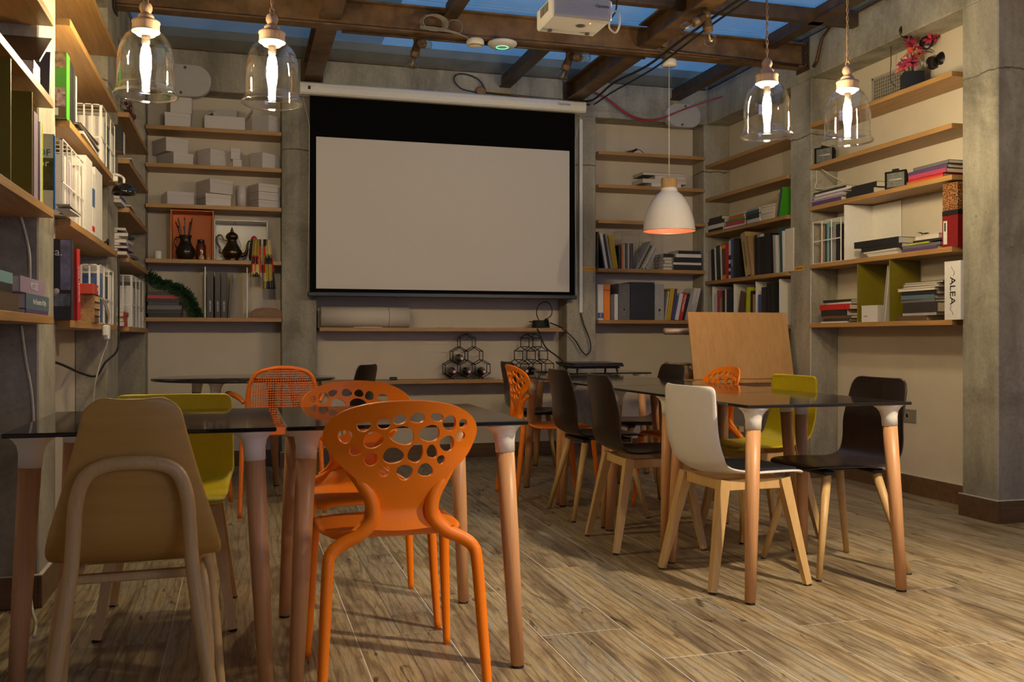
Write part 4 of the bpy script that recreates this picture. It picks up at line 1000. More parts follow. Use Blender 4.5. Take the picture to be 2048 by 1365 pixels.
stems = [[(0, 0, .08), (-.01, -.02, .22), (-.03, -.03, .36), (.0, -.04, .47)], [(0, 0, .08), (.02, .0, .20), (.09, -.01, .30), (.16, -.02, .40), (.17, -.02, .45)], [(0, 0, .08), (.0, -.01, .2), (.06, .0, .25), (.12, .0, .24)], [(0, 0, .08), (-.04, 0, .2), (-.07, .01, .19)]]
for s_p in stems: MB().tube(catmull(s_p, 6), .0035, 6).build('stem', STEM, t)
def blossom(c, r, mat, n=6, name='blossom'):
    m_ = MB(); c = V(c); 
    for k in range(n):
        d = V((rf.uniform(-1, 1), rf.uniform(-1, 1), rf.uniform(-.8, 1))).normalized(); s1 = d.orthogonal().normalized(); L = r * rf.uniform(.7, 1.3)
        vs = [m_.bm.verts.new(p) for p in (c, c + d * L * .5 + s1 * L * .25, c + d * L + V((0, 0, -.1 * L)), c + d * L * .5 - s1 * L * .25)]
        m_.bm.faces.new(vs)
    m_.build(name, mat, t, solid=.001)
for (x, z, r, mt) in [(-.03, .43, .045, PET), (.01, .455, .05, PET), (.03, .42, .04, PET2), (-.04, .38, .035, PET), (-.03, .30, .045, PET), (0, .27, .045, PET), (-.01, .24, .05, PET2), (-.02, .21, .045, PET), (.0, .18, .04, PET), (-.065, .155, .045, PET2), (-.05, .17, .04, PET), (.10, .31, .04, PET), (.14, .33, .045, PET), (.05, .24, .03, PET2), (.15, .36, .04, PET)]:
    blossom((x, rf.uniform(-.05, .02), z), r * 1.35, mt, 11)
def blackpetal(c, r, rot):
    def f(u, v):
        a = v * 2 * pi; q = u * r * (1 + .25 * cos(a)); return V((q * cos(a), .25 * u * u * r, q * sin(a)))
    MB().grid(f, 4, 14).xf(T(*c) @ RZ(rot) @ RY(rot * 2)).build('black_flower', BLK, t, solid=.002)
for c, r, a in [((-.05, -.05, .375), .048, 10), ((-.015, -.05, .395), .036, 60), ((.065, -.04, .285), .042, -30), ((.105, -.04, .175), .042, 20), ((.155, -.04, .185), .040, -50)]: blackpetal(c, r, a)
o = MB().tube(catmull([(4.0, 5.13, 2.60), (4.0, 5.18, 2.66), (3.99, 5.16, 2.78), (4.0, 5.19, 2.90), (3.96, 5.27, 3.0)], 6), .003, 5).build('dry_twig', STEM); tag(o, 'thin bare twig rising against the concrete left of the flower pot', 'twig')
# vent grille
t = thing('vent_grille', 'square grey ventilation grille in the wall above the top right shelf', 'vent', (XR - .014, 5.36, 2.645))
MB().bb(0, .012, -.17, .17, -.11, .11).build('back_plate', plain('vent_dark', (.10, .095, .085), .6), t)
for k in range(15): MB().bb(-.006, 0, -.165 + k * .0232, -.161 + k * .0232, -.105, .105).build('grid_bar', plain('vent_grey', (.34, .31, .26), .5), t)
for k in range(10): MB().bb(-.008, 0, -.165, .165, -.104 + k * .0228, -.100 + k * .0228).build('grid_bar', MATS['vent_grey'], t)
for (a, b, c_, d_) in ((-.18, .18, .105, .12), (-.18, .18, -.12, -.105), (-.18, -.165, -.12, .12), (.165, .18, -.12, .12)): MB().bb(-.008, .012, a, b, c_, d_).build('frame_edge', MATS['vent_grey'], t)
def flood(lab, px, z, off, yaw, s=1.0):
    t = thing('floodlight', lab, 'floodlight', (XFR + off, upx('R', px, off), z + .001), radians(yaw), 'small black floodlights on the right shelves')
    w, h = .15 * s, .115 * s
    RM = plain('reflector', (.17, .165, .15), .45, .3, .6, sc=160)
    m_ = MB(); F = [m_.bm.verts.new(p) for p in ((-w/2, 0, 0), (w/2, 0, 0), (w/2, 0, h), (-w/2, 0, h))]; B = [m_.bm.verts.new(p) for p in ((-w*.3, .07*s, h*.2), (w*.3, .07*s, h*.2), (w*.3, .07*s, h*.8), (-w*.3, .07*s, h*.8))]
    m_.bm.faces.new(B)
    for q in range(4): m_.bm.faces.new((F[q], F[(q+1)%4], B[(q+1)%4], B[q]))
    BLKF = plain('matt_black', (.010, .010, .010), .7, 0, .2, spec=.15)
    m_.build('housing', BLKF, t)
    for (a, b, c_, d_) in ((-w/2, w/2, 0, .01), (-w/2, w/2, h-.01, h), (-w/2, -w/2+.01, 0, h), (w/2-.01, w/2, 0, h)): MB().bb(a, b, -.01, .004, c_, d_).build('frame_bar', BLKF, t)
    MB().bb(-w/2 + .01, w/2 - .01, -.002, .001, .01, h - .01).build('reflector_glass', RM, t)
    MB().tube([(-w * .3, -.004, h * .5), (w * .3, -.004, h * .5)], .006, 8).build('tube_lamp', plain('tube_glass', (.42, .40, .36), .15, 0, .02), t)
    MB().bb(-.02, .02, -.012, .002, h, h + .012).build('latch', BLACKP, t)
    MB().bb(-w*.2, w*.2, .055*s, .09*s, h * .3, h * .6).build('terminal_box', BLACKP, t)
flood('black floodlight at the left end of the second right shelf', 1649, ZRB[1], .05, -68)
flood('black floodlight between the book piles on the third right shelf', 1792, ZRB[2], .04, -70, .96)
Z = ZRB[2]
stack('R', 1622, 1682, Z, 'the magazine pile at the left of the third right shelf', [(.030, 'purple', 'dark purple magazine', (2, 0)), (.012, 'lilac', 'lilac magazine', (-2, 6)), (.014, 'pale', 'pale magazine', (6, 2)), (.010, 'lilac', 'mauve magazine', (2, 10)), (.014, 'white', 'white magazine', (8, 18)), (.016, 'darkgrey', 'dark magazine', (4, 10))], gN, d=.2, off=.012)
stack('R', 1692, 1747, Z, 'the black pair on the third right shelf', [(.042, 'black', 'thick black book', (0, 0), False, 0), (.034, 'black', 'black book', (10, 4), False, 1)], gN, d=.2, off=.022)
stack('R', 1826, 1898, Z, 'the red and purple pile on the third right shelf', [(.016, 'rust', 'orange red booklet', (-12, -14)), (.012, 'red', 'red booklet', (-10, -16)), (.026, 'pink', 'crimson book', (-8, -8)), (.022, 'purple', 'purple book', (-10, -6)), (.02, 'grey', 'grey covered book', (0, 0))], gN, d=.2, off=.02)
Z = ZRB[3]
wire_box('wire_magazine_rack', 'white wire magazine rack at the left end of the fourth right shelf', 'magazine rack', 'R', 1625, 1682, Z, .30, .012, .21, 4, WHITEM, .0024, 'white wire magazine racks', .52, 9).children
row('R', Z, 'in the white right wall rack', [(1640.5, 1649, .27, 'tan', 'thick tan and grey book', 0), (1650, 1653.4, .275, 'teal', 'dark teal book', 0), (1654, 1658.2, .285, 'aqua', 'pale aqua book', 0), (1659, 1662, .25, 'black', 'black book', 0), (1662.6, 1666.5, .28, 'lightgrey', 'pale grey book', 4), (1672, 1679, .26, 'black', 'second black book', 0)], gN, d=.17, off=.045)
t = thing('white_box_panel', 'white open box panel standing on the fourth right shelf', 'box', spot('R', upx('R', 1688, .012), .012, Z), radians(-90))
MB().bb(0, .012, 0, .222, 0, .375, .001).build('side_panel', WHITEM, t)
MB().bb(.012, .30, .216, .222, 0, .375, .001).build('back_panel', WHITEM, t)
stack('R', 1732, 1797, Z, 'the black box pile on the fourth right shelf', [(.012, 'cream', 'cream magazine', (4, 0)), (.014, 'pale', 'pale magazine', (0, -3)), (.012, 'cream', 'second cream magazine', (-6, -2)), (.03, 'black', 'black book', (-10, 4)), (.042, 'black', 'wide black box', (-22, -4), False, 3)], gN, d=.19, off=.02)
stack('R', 1803, 1878, Z, 'the low pile beside the red tin', [(.024, 'purple', 'purple book', (0, -4)), (.02, 'grey', 'grey book', (2, 0)), (.008, 'lime', 'thin lime booklet', (14, -20)), (.014, 'darkgrey', 'dark booklet', (22, 0)), (.03, 'white', 'white book', (26, -2), True)], gN, d=.19, off=.03)
t = thing('dried_leaf_sprig', 'small dried green sprig lying on the white book by the red tin', 'sprig', (XFR + .10, upx('R', 1848, .10), Z + .0975), radians(70))
LEAF = plain('dry_leaf', (.12, .12, .035), .7, 0, .3)
for k in range(7):
    MB().grid(lambda u, v: V((.05 * u, (v - .5) * .022 * sin(pi * min(u + .05, 1)), .012 * sin(pi * u))), 4, 2).xf(T(.012 * k - .04, .01 * (k % 3) - .01, 0) @ RZ(k * 51) @ RY(-12 - 5 * (k % 3))).build('leaf', LEAF, t, solid=.001)
MB().tube([(-.05, 0, .004), (.06, .005, .004)], .002, 5).build('twig', STEM, t)
def leopard():
    m, t_, N, L, b = nodes('leopard_print'); v = N.new('ShaderNodeTexVoronoi'); v.inputs['Scale'].default_value = 75; v.feature = 'DISTANCE_TO_EDGE'
    L.new(objvec(N, L), v.inputs['Vector']); r = ramp(N, L, v.outputs['Distance'], [(.0, (.42, .19, .06)), (.10, (.38, .16, .05)), (.16, (.02, .012, .008))]); L.new(r.outputs[0], b.inputs['Base Color']); b.inputs['Roughness'].default_value = .3; return m
t = thing('gift_tin', 'tall red tin with leopard print upper half at the end of the fourth right shelf', 'tin', spot('R', upx('R', 1884, .03), .03, Z), radians(-90))
w_ = .125
MB().bb(0, w_, 0, .10, 0, .185, .002).build('red_half', plain('tin_red', (.20, .008, .008), .3), t)
MB().bb(0, w_, 0, .10, .186, .212, .001).build('black_band', BLACKP, t)
MB().bb(.001, w_ - .001, .001, .099, .213, .372, .002).build('print_half', leopard(), t)
MB().bb(.012, .042, -.001, .0005, .02, .155).build('paper_label', PAPER, t); MB().bb(.020, .032, -.0016, -.0008, .095, .145).build('label_mark', BLACKP, t)
Z = ZRB[4]
panel('left olive green divider on the lowest near right shelf', 'R', 1714, Z, .385, .23, OLIVE, .006, .008, 'olive shelf dividers')
panel('right olive green divider on the lowest near right shelf', 'R', 1778, Z, .385, .23, OLIVE, .006, .004, 'olive shelf dividers')
stack('R', 1645, 1697, Z, 'the red topped pile on the lowest right shelf', [(.010, 'white', 'white magazine', (-4, 0)), (.018, 'darkgrey', 'dark magazine', (0, 2)), (.020, 'brown', 'brown book', (2, 4)), (.042, 'black', 'thick black book', (-4, -4), False, 0), (.038, 'red', 'thick red box book', (-6, 2), False, 0), (.012, 'white', 'thin white booklet', (8, 4)), (.018, 'black', 'black magazine', (2, 3))], gN, d=.19, off=.012)
t = thing('small_white_box', 'small white carton with dark label on the lowest right shelf', 'box', spot('R', upx('R', 1723, .02), .02, Z), radians(-82))
MB().bb(0, .14, 0, .12, 0, .10, .001).build('carton', CARD, t); MB().bb(-.001, .141, -.001, .121, .10, .108, .001).build('lid', CARD, t); MB().bb(.02, .05, -.0012, .0, .035, .04).build('label_mark', GREYINK, t)
row('R', Z, 'between the olive dividers on the lowest right shelf', [(1764, 1766.5, .36, 'lightgrey', 'thin pale portfolio', 8, dict(d=.16, off=.07)), (1767.5, 1770, .36, 'pale', 'thin pinkish portfolio', 8, dict(d=.17, off=.07))], gN)
stack('R', 1800, 1872, Z, 'the tall pile beside the white ALEA book', [(.032, 'brown', 'taupe box', (-4, -22), False, 2), (.018, 'lightgrey', 'grey magazine', (4, 0), False), (.062, 'darkgrey', 'thick charcoal book', (6, 2), False, 0), (.018, 'grey', 'grey book', (0, -2), False), (.026, 'steelblue', 'slate blue book', (2, -4), False), (.026, 'black', 'black book', (2, -2), False), (.018, 'white', 'white magazine', (-6, -2), True), (.012, 'pale', 'pale magazine', (4, 6), True), (.012, 'cream', 'cream magazine', (6, 2), True), (.012, 'grey', 'grey magazine', (8, 10), True)], gN, d=.19, off=.03)
o = upright('R', 1889, 1921.5, Z, .335, 'white', 'thick white book with ALEA lettered down its spine', d=.2, off=.0, grp=gN)
tt = abs(upx('R', 1921.5, 0) - upx('R', 1889, 0))
q = text('ALEA', .062, BLACKP, o, (tt / 2, -.0015, .168), (0, 0, 0), sx=1.12); q.matrix_local = T(tt / 2, -.0015, .165) @ RY(90) @ RX(90)
for s in (-1, 1): MB().tube(catmull([(tt / 2 + .008 * s, -.0015, .165 + s * .085), (tt / 2 + .016 * s, -.0015, .165 + s * .105), (tt / 2 + .002 * s, -.0015, .165 + s * .12), (tt / 2 - .008 * s, -.0015, .165 + s * .138)], 5), .0012, 4).build('flourish', GREYINK, o)
# ================================================================== LEFT WALL BAYS
gL = 'books in the nearest left bay'
Z = 1.885
flat('L', upx('L', 55), Z, .036, .115, .16, 'white', 'white booklet pile carrying the brown album', off=.012, grp=gL)
flat('L', upx('L', 57), Z + .0366, .034, .108, .16, 'black', 'black book under the brown album', off=.014, grp=gL)
volume('album', 'big brown album leaning steeply at the end of the nearest left shelf', 'album', 'L', spot('L', 3.625, .004, Z + .083), .009, .205, .275, 'brown', RY(58), gL)
upright('L', 98, 101, Z, .165, 'grey', 'grey hardback with red page edge leaning at the end of the nearest left shelf', lean=9, d=.20, off=.004, grp=gL)
Z = 1.477
panel('olive divider at the very left edge of the photo', 'L', 21, Z, .375, .215, OLIVE, .006, .004, 'olive shelf dividers')
panel('olive divider beside the lilac book on the nearest left shelf', 'L', 64, Z, .350, .215, OLIVE, .006, .004, 'olive shelf dividers')
upright('L', 68, 76, Z, .305, 'lilac', 'lilac book beside the olive divider', d=.19, off=.014, grp=gL)
upright('L', 76.8, 79.8, Z, .285, 'darkgrey', 'dark grey book behind the lime notebook', d=.19, off=.014, grp=gL)
upright('L', 80.4, 83, Z, .29, 'white', 'white spiral notebook beside the lime one', d=.19, off=.014, grp=gL)
upright('L', 83.2, 86, Z, .29, 'lime', 'lime green notebook on the nearest left shelf', d=.19, off=.014, grp=gL)
o = upright('L', 109, 111, Z, .285, 'white', 'white brochure with dark picture and blue letters OF standing by the column', d=.20, off=.0, grp=gL, name='brochure', cat='brochure')
PICD = plain('printed_dark', (.05, .045, .05), .4, 0, .8, sc=30); BLUEI = plain('blue_ink', (.012, .12, .42), .5)
MB().bb(-.0012, 0, .004, .2, .075, .195).build('cover_picture', PICD, o)
q = text('OF', .036, BLUEI, o, (0, 0, 0)); q.matrix_local = T(-.0016, .036, .214) @ RZ(-90) @ RX(90)
q = text('or', .038, WHITEINK, o, (0, 0, 0)); q.matrix_local = T(-.0018, .036, .175) @ RZ(-90) @ RX(90)
MB().bb(.0, upx('L', 111, 0) - upx('L', 109, 0), -.0008, .004, .003, .28).build('blue_edge', BLUEI, o)
Z = 1.082
u = upx('L', 40); L2 = upx('L', 87) - u
flat('L', u, Z, .016, L2 * .97, .16, 'purple', 'thin violet book at the bottom of the pile by the column', off=.012, grp=gL)
flat('L', u, Z + .016, .052, L2, .15, 'steelblue', 'slate blue book lettered the Elements of Style', off=.012, grp=gL, txt=('the Elements of Style', .026, .56, WHITEINK))
u3 = upx('L', 28)
flat('L', u3, Z + .068, .052, upx('L', 79) - u3, .15, 'lilac', 'thick lilac book lettered HOUSES on top of the pile', off=.012, grp=gL, txt=('HOUSES', .034, .52, WHITEINK))
flat('L', upx('L', -22), Z, .058, upx('L', 28) - upx('L', -22) - .01, .15, 'brown', 'old brown book lying left of the blue one', off=.014, grp=gL)
flat('L', upx('L', -30), Z + .058, .028, .26, .15, 'black', 'black book under the aqua one at the photo edge', off=.014, grp=gL)
flat('L', upx('L', -34), Z + .086, .034, upx('L', 14) - upx('L', -34), .15, 'aqua', 'aqua book topmost of the pile at the photo edge', off=.014, grp=gL)
# ---------------- middle left bay
gM = 'books in the middle left bay'
Z = 1.89
o = upright('L', 133, 139.5, Z, .27, 'green', 'green cover book with photos on the third middle left shelf', d=.19, off=.01, grp=gM)
tt = upx('L', 139.5, .01) - upx('L', 133, .01)
MB().bb(-.0012, 0, .004, .19, .205, .268).build('cover_picture', plain('food_print', (.26, .16, .09), .4, 0, .9, sc=45), o)
MB().bb(-.0012, 0, .004, .19, .05, .125).build('cover_picture', plain('food_print_two', (.33, .22, .22), .4, 0, .9, sc=55), o)
MB().bb(-.0012, 0, .004, .19, .003, .05).build('cover_band', bmat('brown'), o)
MB().bb(-.0016, -.0011, .03, .075, .012, .042).build('barcode_label', WHITEP, o)
upright('L', 140.2, 146, Z, .262, 'black', 'glossy black book right of the green one', d=.19, off=.012, grp=gM)
upright('L', 146.6, 151, Z, .255, 'darkgrey', 'dark book beside the upper left wire rack', d=.19, off=.012, grp=gM)
upright('L', 151.5, 154, Z, .24, 'pale', 'thin pale book beside the upper left wire rack', d=.19, off=.014, grp=gM)
def rack(lab, pl, pr, z, h, w='L', off=.006, nside=6, nfront=4):
    t = wire_box('wire_magazine_rack', lab, 'magazine rack', w, pl, pr, z, h, off, .20, nfront, WHITEM, .0022, 'white wire magazine racks', .42, 6)
    for k in range(nside):
        y = .004 + .19 * k / (nside - 1); MB().bb(0, .005, y, y + .008, 0, h).build('bar', WHITEM, t)
    MB().bb(.001, .005, 0, .2, h * .42, h * .42 + .008).build('side_rail', WHITEM, t)
    return t
def files(pl, pr, z, n, h, phrase, cols, off=.03, d=.17, w='L', name='magazine_file', cat='magazine file', grp='white magazine files'):
    for k in range(n):
        a = pl + (pr - pl) * k / n; b = pl + (pr - pl) * (k + .82) / n
        upright(w, a, b, z, h * RN.uniform(.9, 1), cols[k % len(cols)], '%s %s file, %s from left %s' % ('slim', cols[k % len(cols)], ORD[k], phrase), d=d, off=off, grp=grp, name=name, cat=cat)
rack('white wire magazine rack on the third middle left shelf', 204, 230, Z, .295)
files(206, 228, Z + .005, 5, .26, 'in the upper left rack', ['white', 'purple', 'teal', 'white', 'white'], .016, .17)
stack('L', 160, 195, Z, 'the magazine heap before the upper left rack', [(.012, 'white', 'white magazine', (4, 5)), (.01, 'black', 'black magazine', (0, 2)), (.01, 'brown', 'brown magazine', (-2, -4)), (.008, 'white', 'white leaflet', (2, 6)), (.008, 'darkgrey', 'dark leaflet', (4, 0))], 'magazines in the middle left bay', d=.15, off=-.006)
Z = 1.489
rack('white wire magazine rack on the fourth middle left shelf by the near column', 125.5, 168, Z, .30, nside=3, nfront=6)
files(128, 163, Z + .005, 6, .25, 'in the lower near rack', ['white', 'lilac', 'white', 'pale', 'white', 'white'], .016, .17)
upright('L', 172, 184.5, Z, .335, 'white', 'tall white magazine file right of the near wire rack', d=.2, off=.0, grp='white magazine files', name='magazine_file', cat='magazine file')
o = upright('L', 186, 189.5, Z, .29, 'white', 'white booklet with blue and red print between the tall files', d=.18, off=.0, grp=gM, band=[(.05, .14, 'red'), (.45, .75, 'blue')])
upright('L', 190, 204.5, Z, .33, 'white', 'tall white magazine file nearest the black dome lamp', d=.2, off=.0, grp='white magazine files', name='magazine_file', cat='magazine file')
stack('L', 141, 160, Z, 'the loose sheets before the near rack', [(.006, 'white', 'white leaflet', (0, 0)), (.006, 'darkgrey', 'dark leaflet', (3, 3)), (.006, 'pale', 'pale leaflet', (-3, 6))], 'magazines in the middle left bay', d=.05, off=-.045)
o = MB().tube(catmull([(-.70, 5.40, Z + .006), (-.68, 5.46, Z + .03), (-.69, 5.55, Z + .045), (-.70, 5.62, Z + .02), (-.72, 5.66, Z + .006)]), .006, 6).build('black_cable', CORD); tag(o, 'short black cable looped on the shelf end under the dome lamp', 'cable')
# black dome clip lamp
t = thing('dome_lamp', 'small glossy black dome lamp clipped below the third middle left shelf', 'lamp', (-.615, 5.60, 1.79))
BLKG = plain('glossy_black', (.008, .008, .008), .08, 0, .1, coat=.8)
MB().lathe([(.062, 0), (.061, .015), (.055, .032), (.042, .05), (.022, .060), (0, .063)], 24).build('shade', BLKG, t, solid=.002)
MB().tube(catmull([(0, 0, .062), (.0, .0, .085), (-.02, .03, .105), (-.05, .02, .112), (-.055, -.01, .10)]), .007, 8).build('clip_arm', WHITEP, t)
MB().box((-.055, .0, .083), (.05, .03, .03), None, .004).build('clamp', WHITEP, t)
Z = 1.074
o = upright('L', 142.5, 147.5, Z, .325, 'darkgrey', 'large black picture book with sa. on its cover by the near column', d=.20, off=-.012, grp=gM)
MB().bb(-.0012, 0, .002, .040, .12, .322).build('cover_picture', plain('violet_stripes', (.22, .20, .30), .5, 0, .4, sc=18), o)
MB().bb(-.0012, 0, .004, .19, .055, .105).build('cover_picture', plain('plate_print', (.18, .19, .22), .4, 0, .7, sc=26), o)
MB().lathe([(0, 0), (.012, 0), (.012, .0008), (0, .0008)], 12, mat=T(-.0014, .055, .115) @ RY(-90)).build('cover_dot', PAGES, o)
MB().lathe([(0, 0), (.012, 0), (.012, .0008), (0, .0008)], 12, mat=T(-.0014, .082, .108) @ RY(-90)).build('cover_dot', PAGES, o)
q = text('sa.', .046, WHITEINK, o, (0, 0, 0)); q.matrix_local = T(-.0016, .055, .272) @ RZ(-90) @ RX(90)
o = upright('L', 155, 161.5, Z, .30, 'red', 'bright red book with white lettering down its spine', d=.19, off=-.010, grp=gM, lean=-4, txt=('CASA ESENCIAL', .022, .5, WHITEINK))
t = thing('wicker_basket', 'small wicker basket holding grey leaflets below the red box', 'basket', (-.70, upx('L', 175, .03), Z))
WICK = plain('wicker', (.30, .17, .07), .7, 0, .3, sc=80)
MB().bb(-.06, .04, -.07, .07, 0, .004).build('base', WICK, t)
for k in range(6): MB().tube([(.04, -.06 + k * .024, 0), (.044, -.06 + k * .024, .13)], .005, 5).build('stave', WICK, t)
for k in range(4): MB().tube([(.046, -.072, .03 + k * .033), (.046, .072, .03 + k * .033)], .0035, 5).build('weave', BLACKP, t)
for k in range(2): MB().bb(-.06, .044, -.072 + k * .14, -.068 + k * .14, 0, .13).build('side', WICK, t)
t = thing('red_box', 'small red box with white emblem standing on the wicker basket', 'box', (-.70, upx('L', 173, .03), Z + .132))
MB().bb(-.05, .045, -.085, .075, 0, .048, .002).build('carton', bmat('magred'), t)
MB().lathe([(.006, 0), (.010, 0), (.010, .001), (.006, .001)], 12, closed=True, mat=T(.0452, .045, .026) @ RY(90)).build('emblem', WHITEINK, t)
rack('white wire magazine rack on the lowest middle left shelf', 199, 227, Z, .295)
files(201, 226, Z + .005, 5, .27, 'in the lowest middle rack', ['blue', 'white', 'navy', 'white', 'white'], .016, .17)
# ---------------- far left bay
gF = 'magazines in the far left bay'
Z = 2.39
t = thing('dry_plant', 'dry dark red twigs lying on the top far left shelf under the pendant', 'dried plant', (-.69, 6.42, Z))
rf = random.Random(9)
for k in range(9):
    a = rf.uniform(-1.2, 1.5); L = rf.uniform(.10, .30); p = [(0, 0, .01)]
    for s in range(1, 5): p.append((min(.05, .03 * sin(a * s)) , L * s / 4 * (1.2 if a > 0 else -.5), .02 + .09 * sin(s * .8 + a) * rf.uniform(.3, 1) + (.02 if s < 3 else 0)))
    MB().tube(catmull([(x, y, max(z, .004)) for x, y, z in p], 4), .002, 4).build('twig', STEM, t)
for k in range(8): 
    m_ = MB(); c = V((rf.uniform(-.03, .03), rf.uniform(-.08, .12), rf.uniform(.02, .08)))
    for q in range(4):
        d = V((rf.uniform(-1, 1), rf.uniform(-1, 1), rf.uniform(-.3, 1))).normalized() * .03; s1 = d.orthogonal() * .4
        m_.bm.faces.new([m_.bm.verts.new(p) for p in (c, c + d * .5 + s1, c + d, c + d * .5 - s1)])
    m_.build('dry_leaf', plain('dark_red_leaf', (.09, .02, .02), .7, 0, .3), t)
Z = 2.105
upright('L', 243, 246.6, Z, .15, 'black', 'black book with pale edge at the near end of the second far left shelf', d=.1, off=.006, grp=gF, lean=4)
upright('L', 247.2, 250, Z, .13, 'white', 'small white framed card beside the black book on the far left shelf', d=.09, off=.006, grp=gF, lean=4, name='card', cat='card')
stack('L', 260, 276, Z, 'the loose pile on the second far left shelf', [(.01, 'pale', 'pale magazine', (-2, 8)), (.012, 'purple', 'dark magazine', (2, 6)), (.008, 'white', 'white leaflet', (0, 0))], gF, d=.15, off=.0)
Z = 1.805
stack('L', 262, 278, Z, 'the loose pile on the third far left shelf', [(.012, 'darkgrey', 'dark magazine', (0, 4)), (.01, 'white', 'white magazine', (3, 8)), (.008, 'pale', 'pale leaflet', (-3, 2))], gF, d=.15, off=.0)
stack('L', 242, 252, 1.805, 'the blue pile on the third far left shelf', [(.02, 'white', 'white magazine', (0, 0)), (.02, 'blue', 'blue magazine', (0, 1)), (.02, 'lilac', 'mauve magazine', (0, -1)), (.02, 'navy', 'navy magazine', (0, 0))], gF, d=.18, off=.012)
Z = 1.50
stack('L', 246, 262, Z, 'the tall heap on the fourth far left shelf', [(.02, 'pale', 'pale magazine', (0, 10), False, 3), (.018, 'grey', 'grey magazine', (0, 9), False, -4), (.016, 'purple', 'violet magazine', (0, 6), False, 5), (.018, 'lilac', 'mauve magazine', (0, 4), False, -3), (.02, 'white', 'white magazine', (0, 2), False, 4), (.02, 'pale', 'grey white magazine', (0, 0), False, -5), (.018, 'white', 'dog-eared white magazine', (0, 3), False, 6), (.016, 'darkgrey', 'dark magazine', (0, 1), False, -6), (.014, 'white', 'white leaflet', (0, -1), False, 4)], gF, d=.16, off=.006)
Z = 1.072
t_ = rack('white wire magazine rack on the lowest far left shelf', 262, 284, Z, .335, nside=5, nfront=4)
t_.location.x = -.665
files(263, 281, Z + .005, 5, .28, 'in the far left rack', ['white', 'pale', 'teal', 'white', 'white'], .02, .17)
stack('L', 247.5, 256.5, Z, 'the red pile on the lowest far left shelf', [(.03, 'magred', 'brick red book', (0, 0)), (.03, 'rust', 'rust red book', (1, 0)), (.03, 'magred', 'second brick red book', (0, 1)), (.025, 'white', 'white book', (0, 0))], gF, d=.17, off=.014)
stack('L', 287.5, 292, Z, 'the pale stack on the lowest far left shelf', [(.025, 'skyblue', 'pale blue magazine', (0, 0), True), (.03, 'white', 'white magazine', (0, 1), True), (.03, 'cream', 'cream magazine', (0, 0), True), (.03, 'white', 'second white magazine', (0, 1), True)], gF, d=.2, off=.0)
# ================================================================== BACK LEFT ALCOVE
def carton(lab, pxc, pxl, pxr, z, h, a, yo=.03, gl=False, lid=True, name='storage_box'):
    """storage box seen on its corner: nearest edge at pxc, faces reaching pxl and pxr"""
    Yc = YFB + yo; xc = xat(pxc, Yc); ca, sa = cos(radians(a)), sin(radians(a))
    k = xc / Yc                     # slope of the sight line
    wr = max(.03, (xat(pxr, Yc) - xc) / max(ca - k * sa, .2)); wl = (xc - xat(pxl, Yc)) / max(sa + k * ca, .12)
    wl = max(.04, min(wl, .215 / ca)); wr = min(wr, .235 / max(sa, .2))
    t = thing(name, lab, 'box', (xc, Yc, z + .0003), radians(a), 'white cardboard storage boxes')
    m = plain('film_card', (.52, .47, .46), .18, 0, .03, coat=.3) if gl else CARD
    lh = min(.03, h * .35) if lid else 0
    MB().bb(.002, wr - .002, .002, wl - .002, 0, h - lh * .5, .0015).build('body', m, t)
    if lid: MB().bb(0, wr, 0, wl, h - lh, h, .0015).build('lid', m, t)
    return t
Z = ZB[0]
carton('flat white box under the tall one on the top back left shelf', 329, 322, 382, Z, .105, 8, .015)
carton('tall white box topmost at the left of the top back left shelf', 340, 334, 384, Z + .107, .125, 4, .03, lid=False)
carton('white box with lid at the right end of the top back left shelf', 538, 502, 560, Z, .135, 48, .03)
t = thing('open_storage_box', 'white box with its lid flaps open on the top back left shelf', 'box', (xat(409, YFB + .03), YFB + .03, Z + .0003), 0, 'white cardboard storage boxes')
w_, d_, h_ = xat(490, YFB + .03) - xat(409, YFB + .03), .2, .10
MB().bb(0, w_, 0, .002, 0, h_).build('front_wall', CARD, t); MB().bb(0, w_, d_ - .002, d_, 0, h_).build('back_wall', CARD, t)
MB().bb(0, .002, .002, d_ - .002, 0, h_).build('side_wall', CARD, t); MB().bb(w_ - .002, w_, .002, d_ - .002, 0, h_).build('side_wall', CARD, t); MB().bb(.002, w_ - .002, .002, d_ - .002, 0, .002).build('bottom', CARD, t)
MB().box((0, .0, .04), (.17, .002, .085), None).xf(T(w_ * .5, .02, h_) @ RX(-38)).build('flap', CARD, t)
MB().box((.0, 0, .05), (.002, .18, .10), None).xf(T(w_ - .004, .1, h_) @ RY(38)).build('flap', CARD, t)
MB().box((0, 0, .045), (.002, .18, .09), None).xf(T(.006, .1, h_) @ RY(58)).build('flap', CARD, t)
Z = ZB[1]
carton('white box under the tilted one at the left of the second back left shelf', 347, 306, 388, Z, .095, 32, .02)
carton('white box on top at the left end of the second back left shelf', 332, 296, 378, Z + .097, .105, 28, .025)
carton('white box with peaked corner left of the two tiny cubes', 421, 393, 457, Z, .135, 40, .03)
carton('tiny white cube box at the bottom of the pair', 465, 463, 484, Z, .065, 4, .06, lid=False)
carton('tiny white cube box on top of the other', 461, 458.5, 481, Z + .066, .085, 3, .06)
carton('white box at the right end of the second back left shelf', 525, 498, 560, Z, .125, 42, .03)
Z = ZB[2]
carton('shrink-wrapped white box alone at the left of the third back left shelf', 334, 320, 389, Z, .098, 14, .02, True)
carton('shrink-wrapped white box at the bottom of the pair on the third back left shelf', 411, 392, 463, Z, .095, 20, .03, True)
carton('shrink-wrapped white box on top of the pair on the third back left shelf', 420, 387, 467, Z + .097, .108, 26, .015, True)
t = thing('wrapped_roll', 'slim upright shrink-wrapped roll on the third back left shelf', 'roll', (xat(483, YFB + .09), YFB + .09, Z))
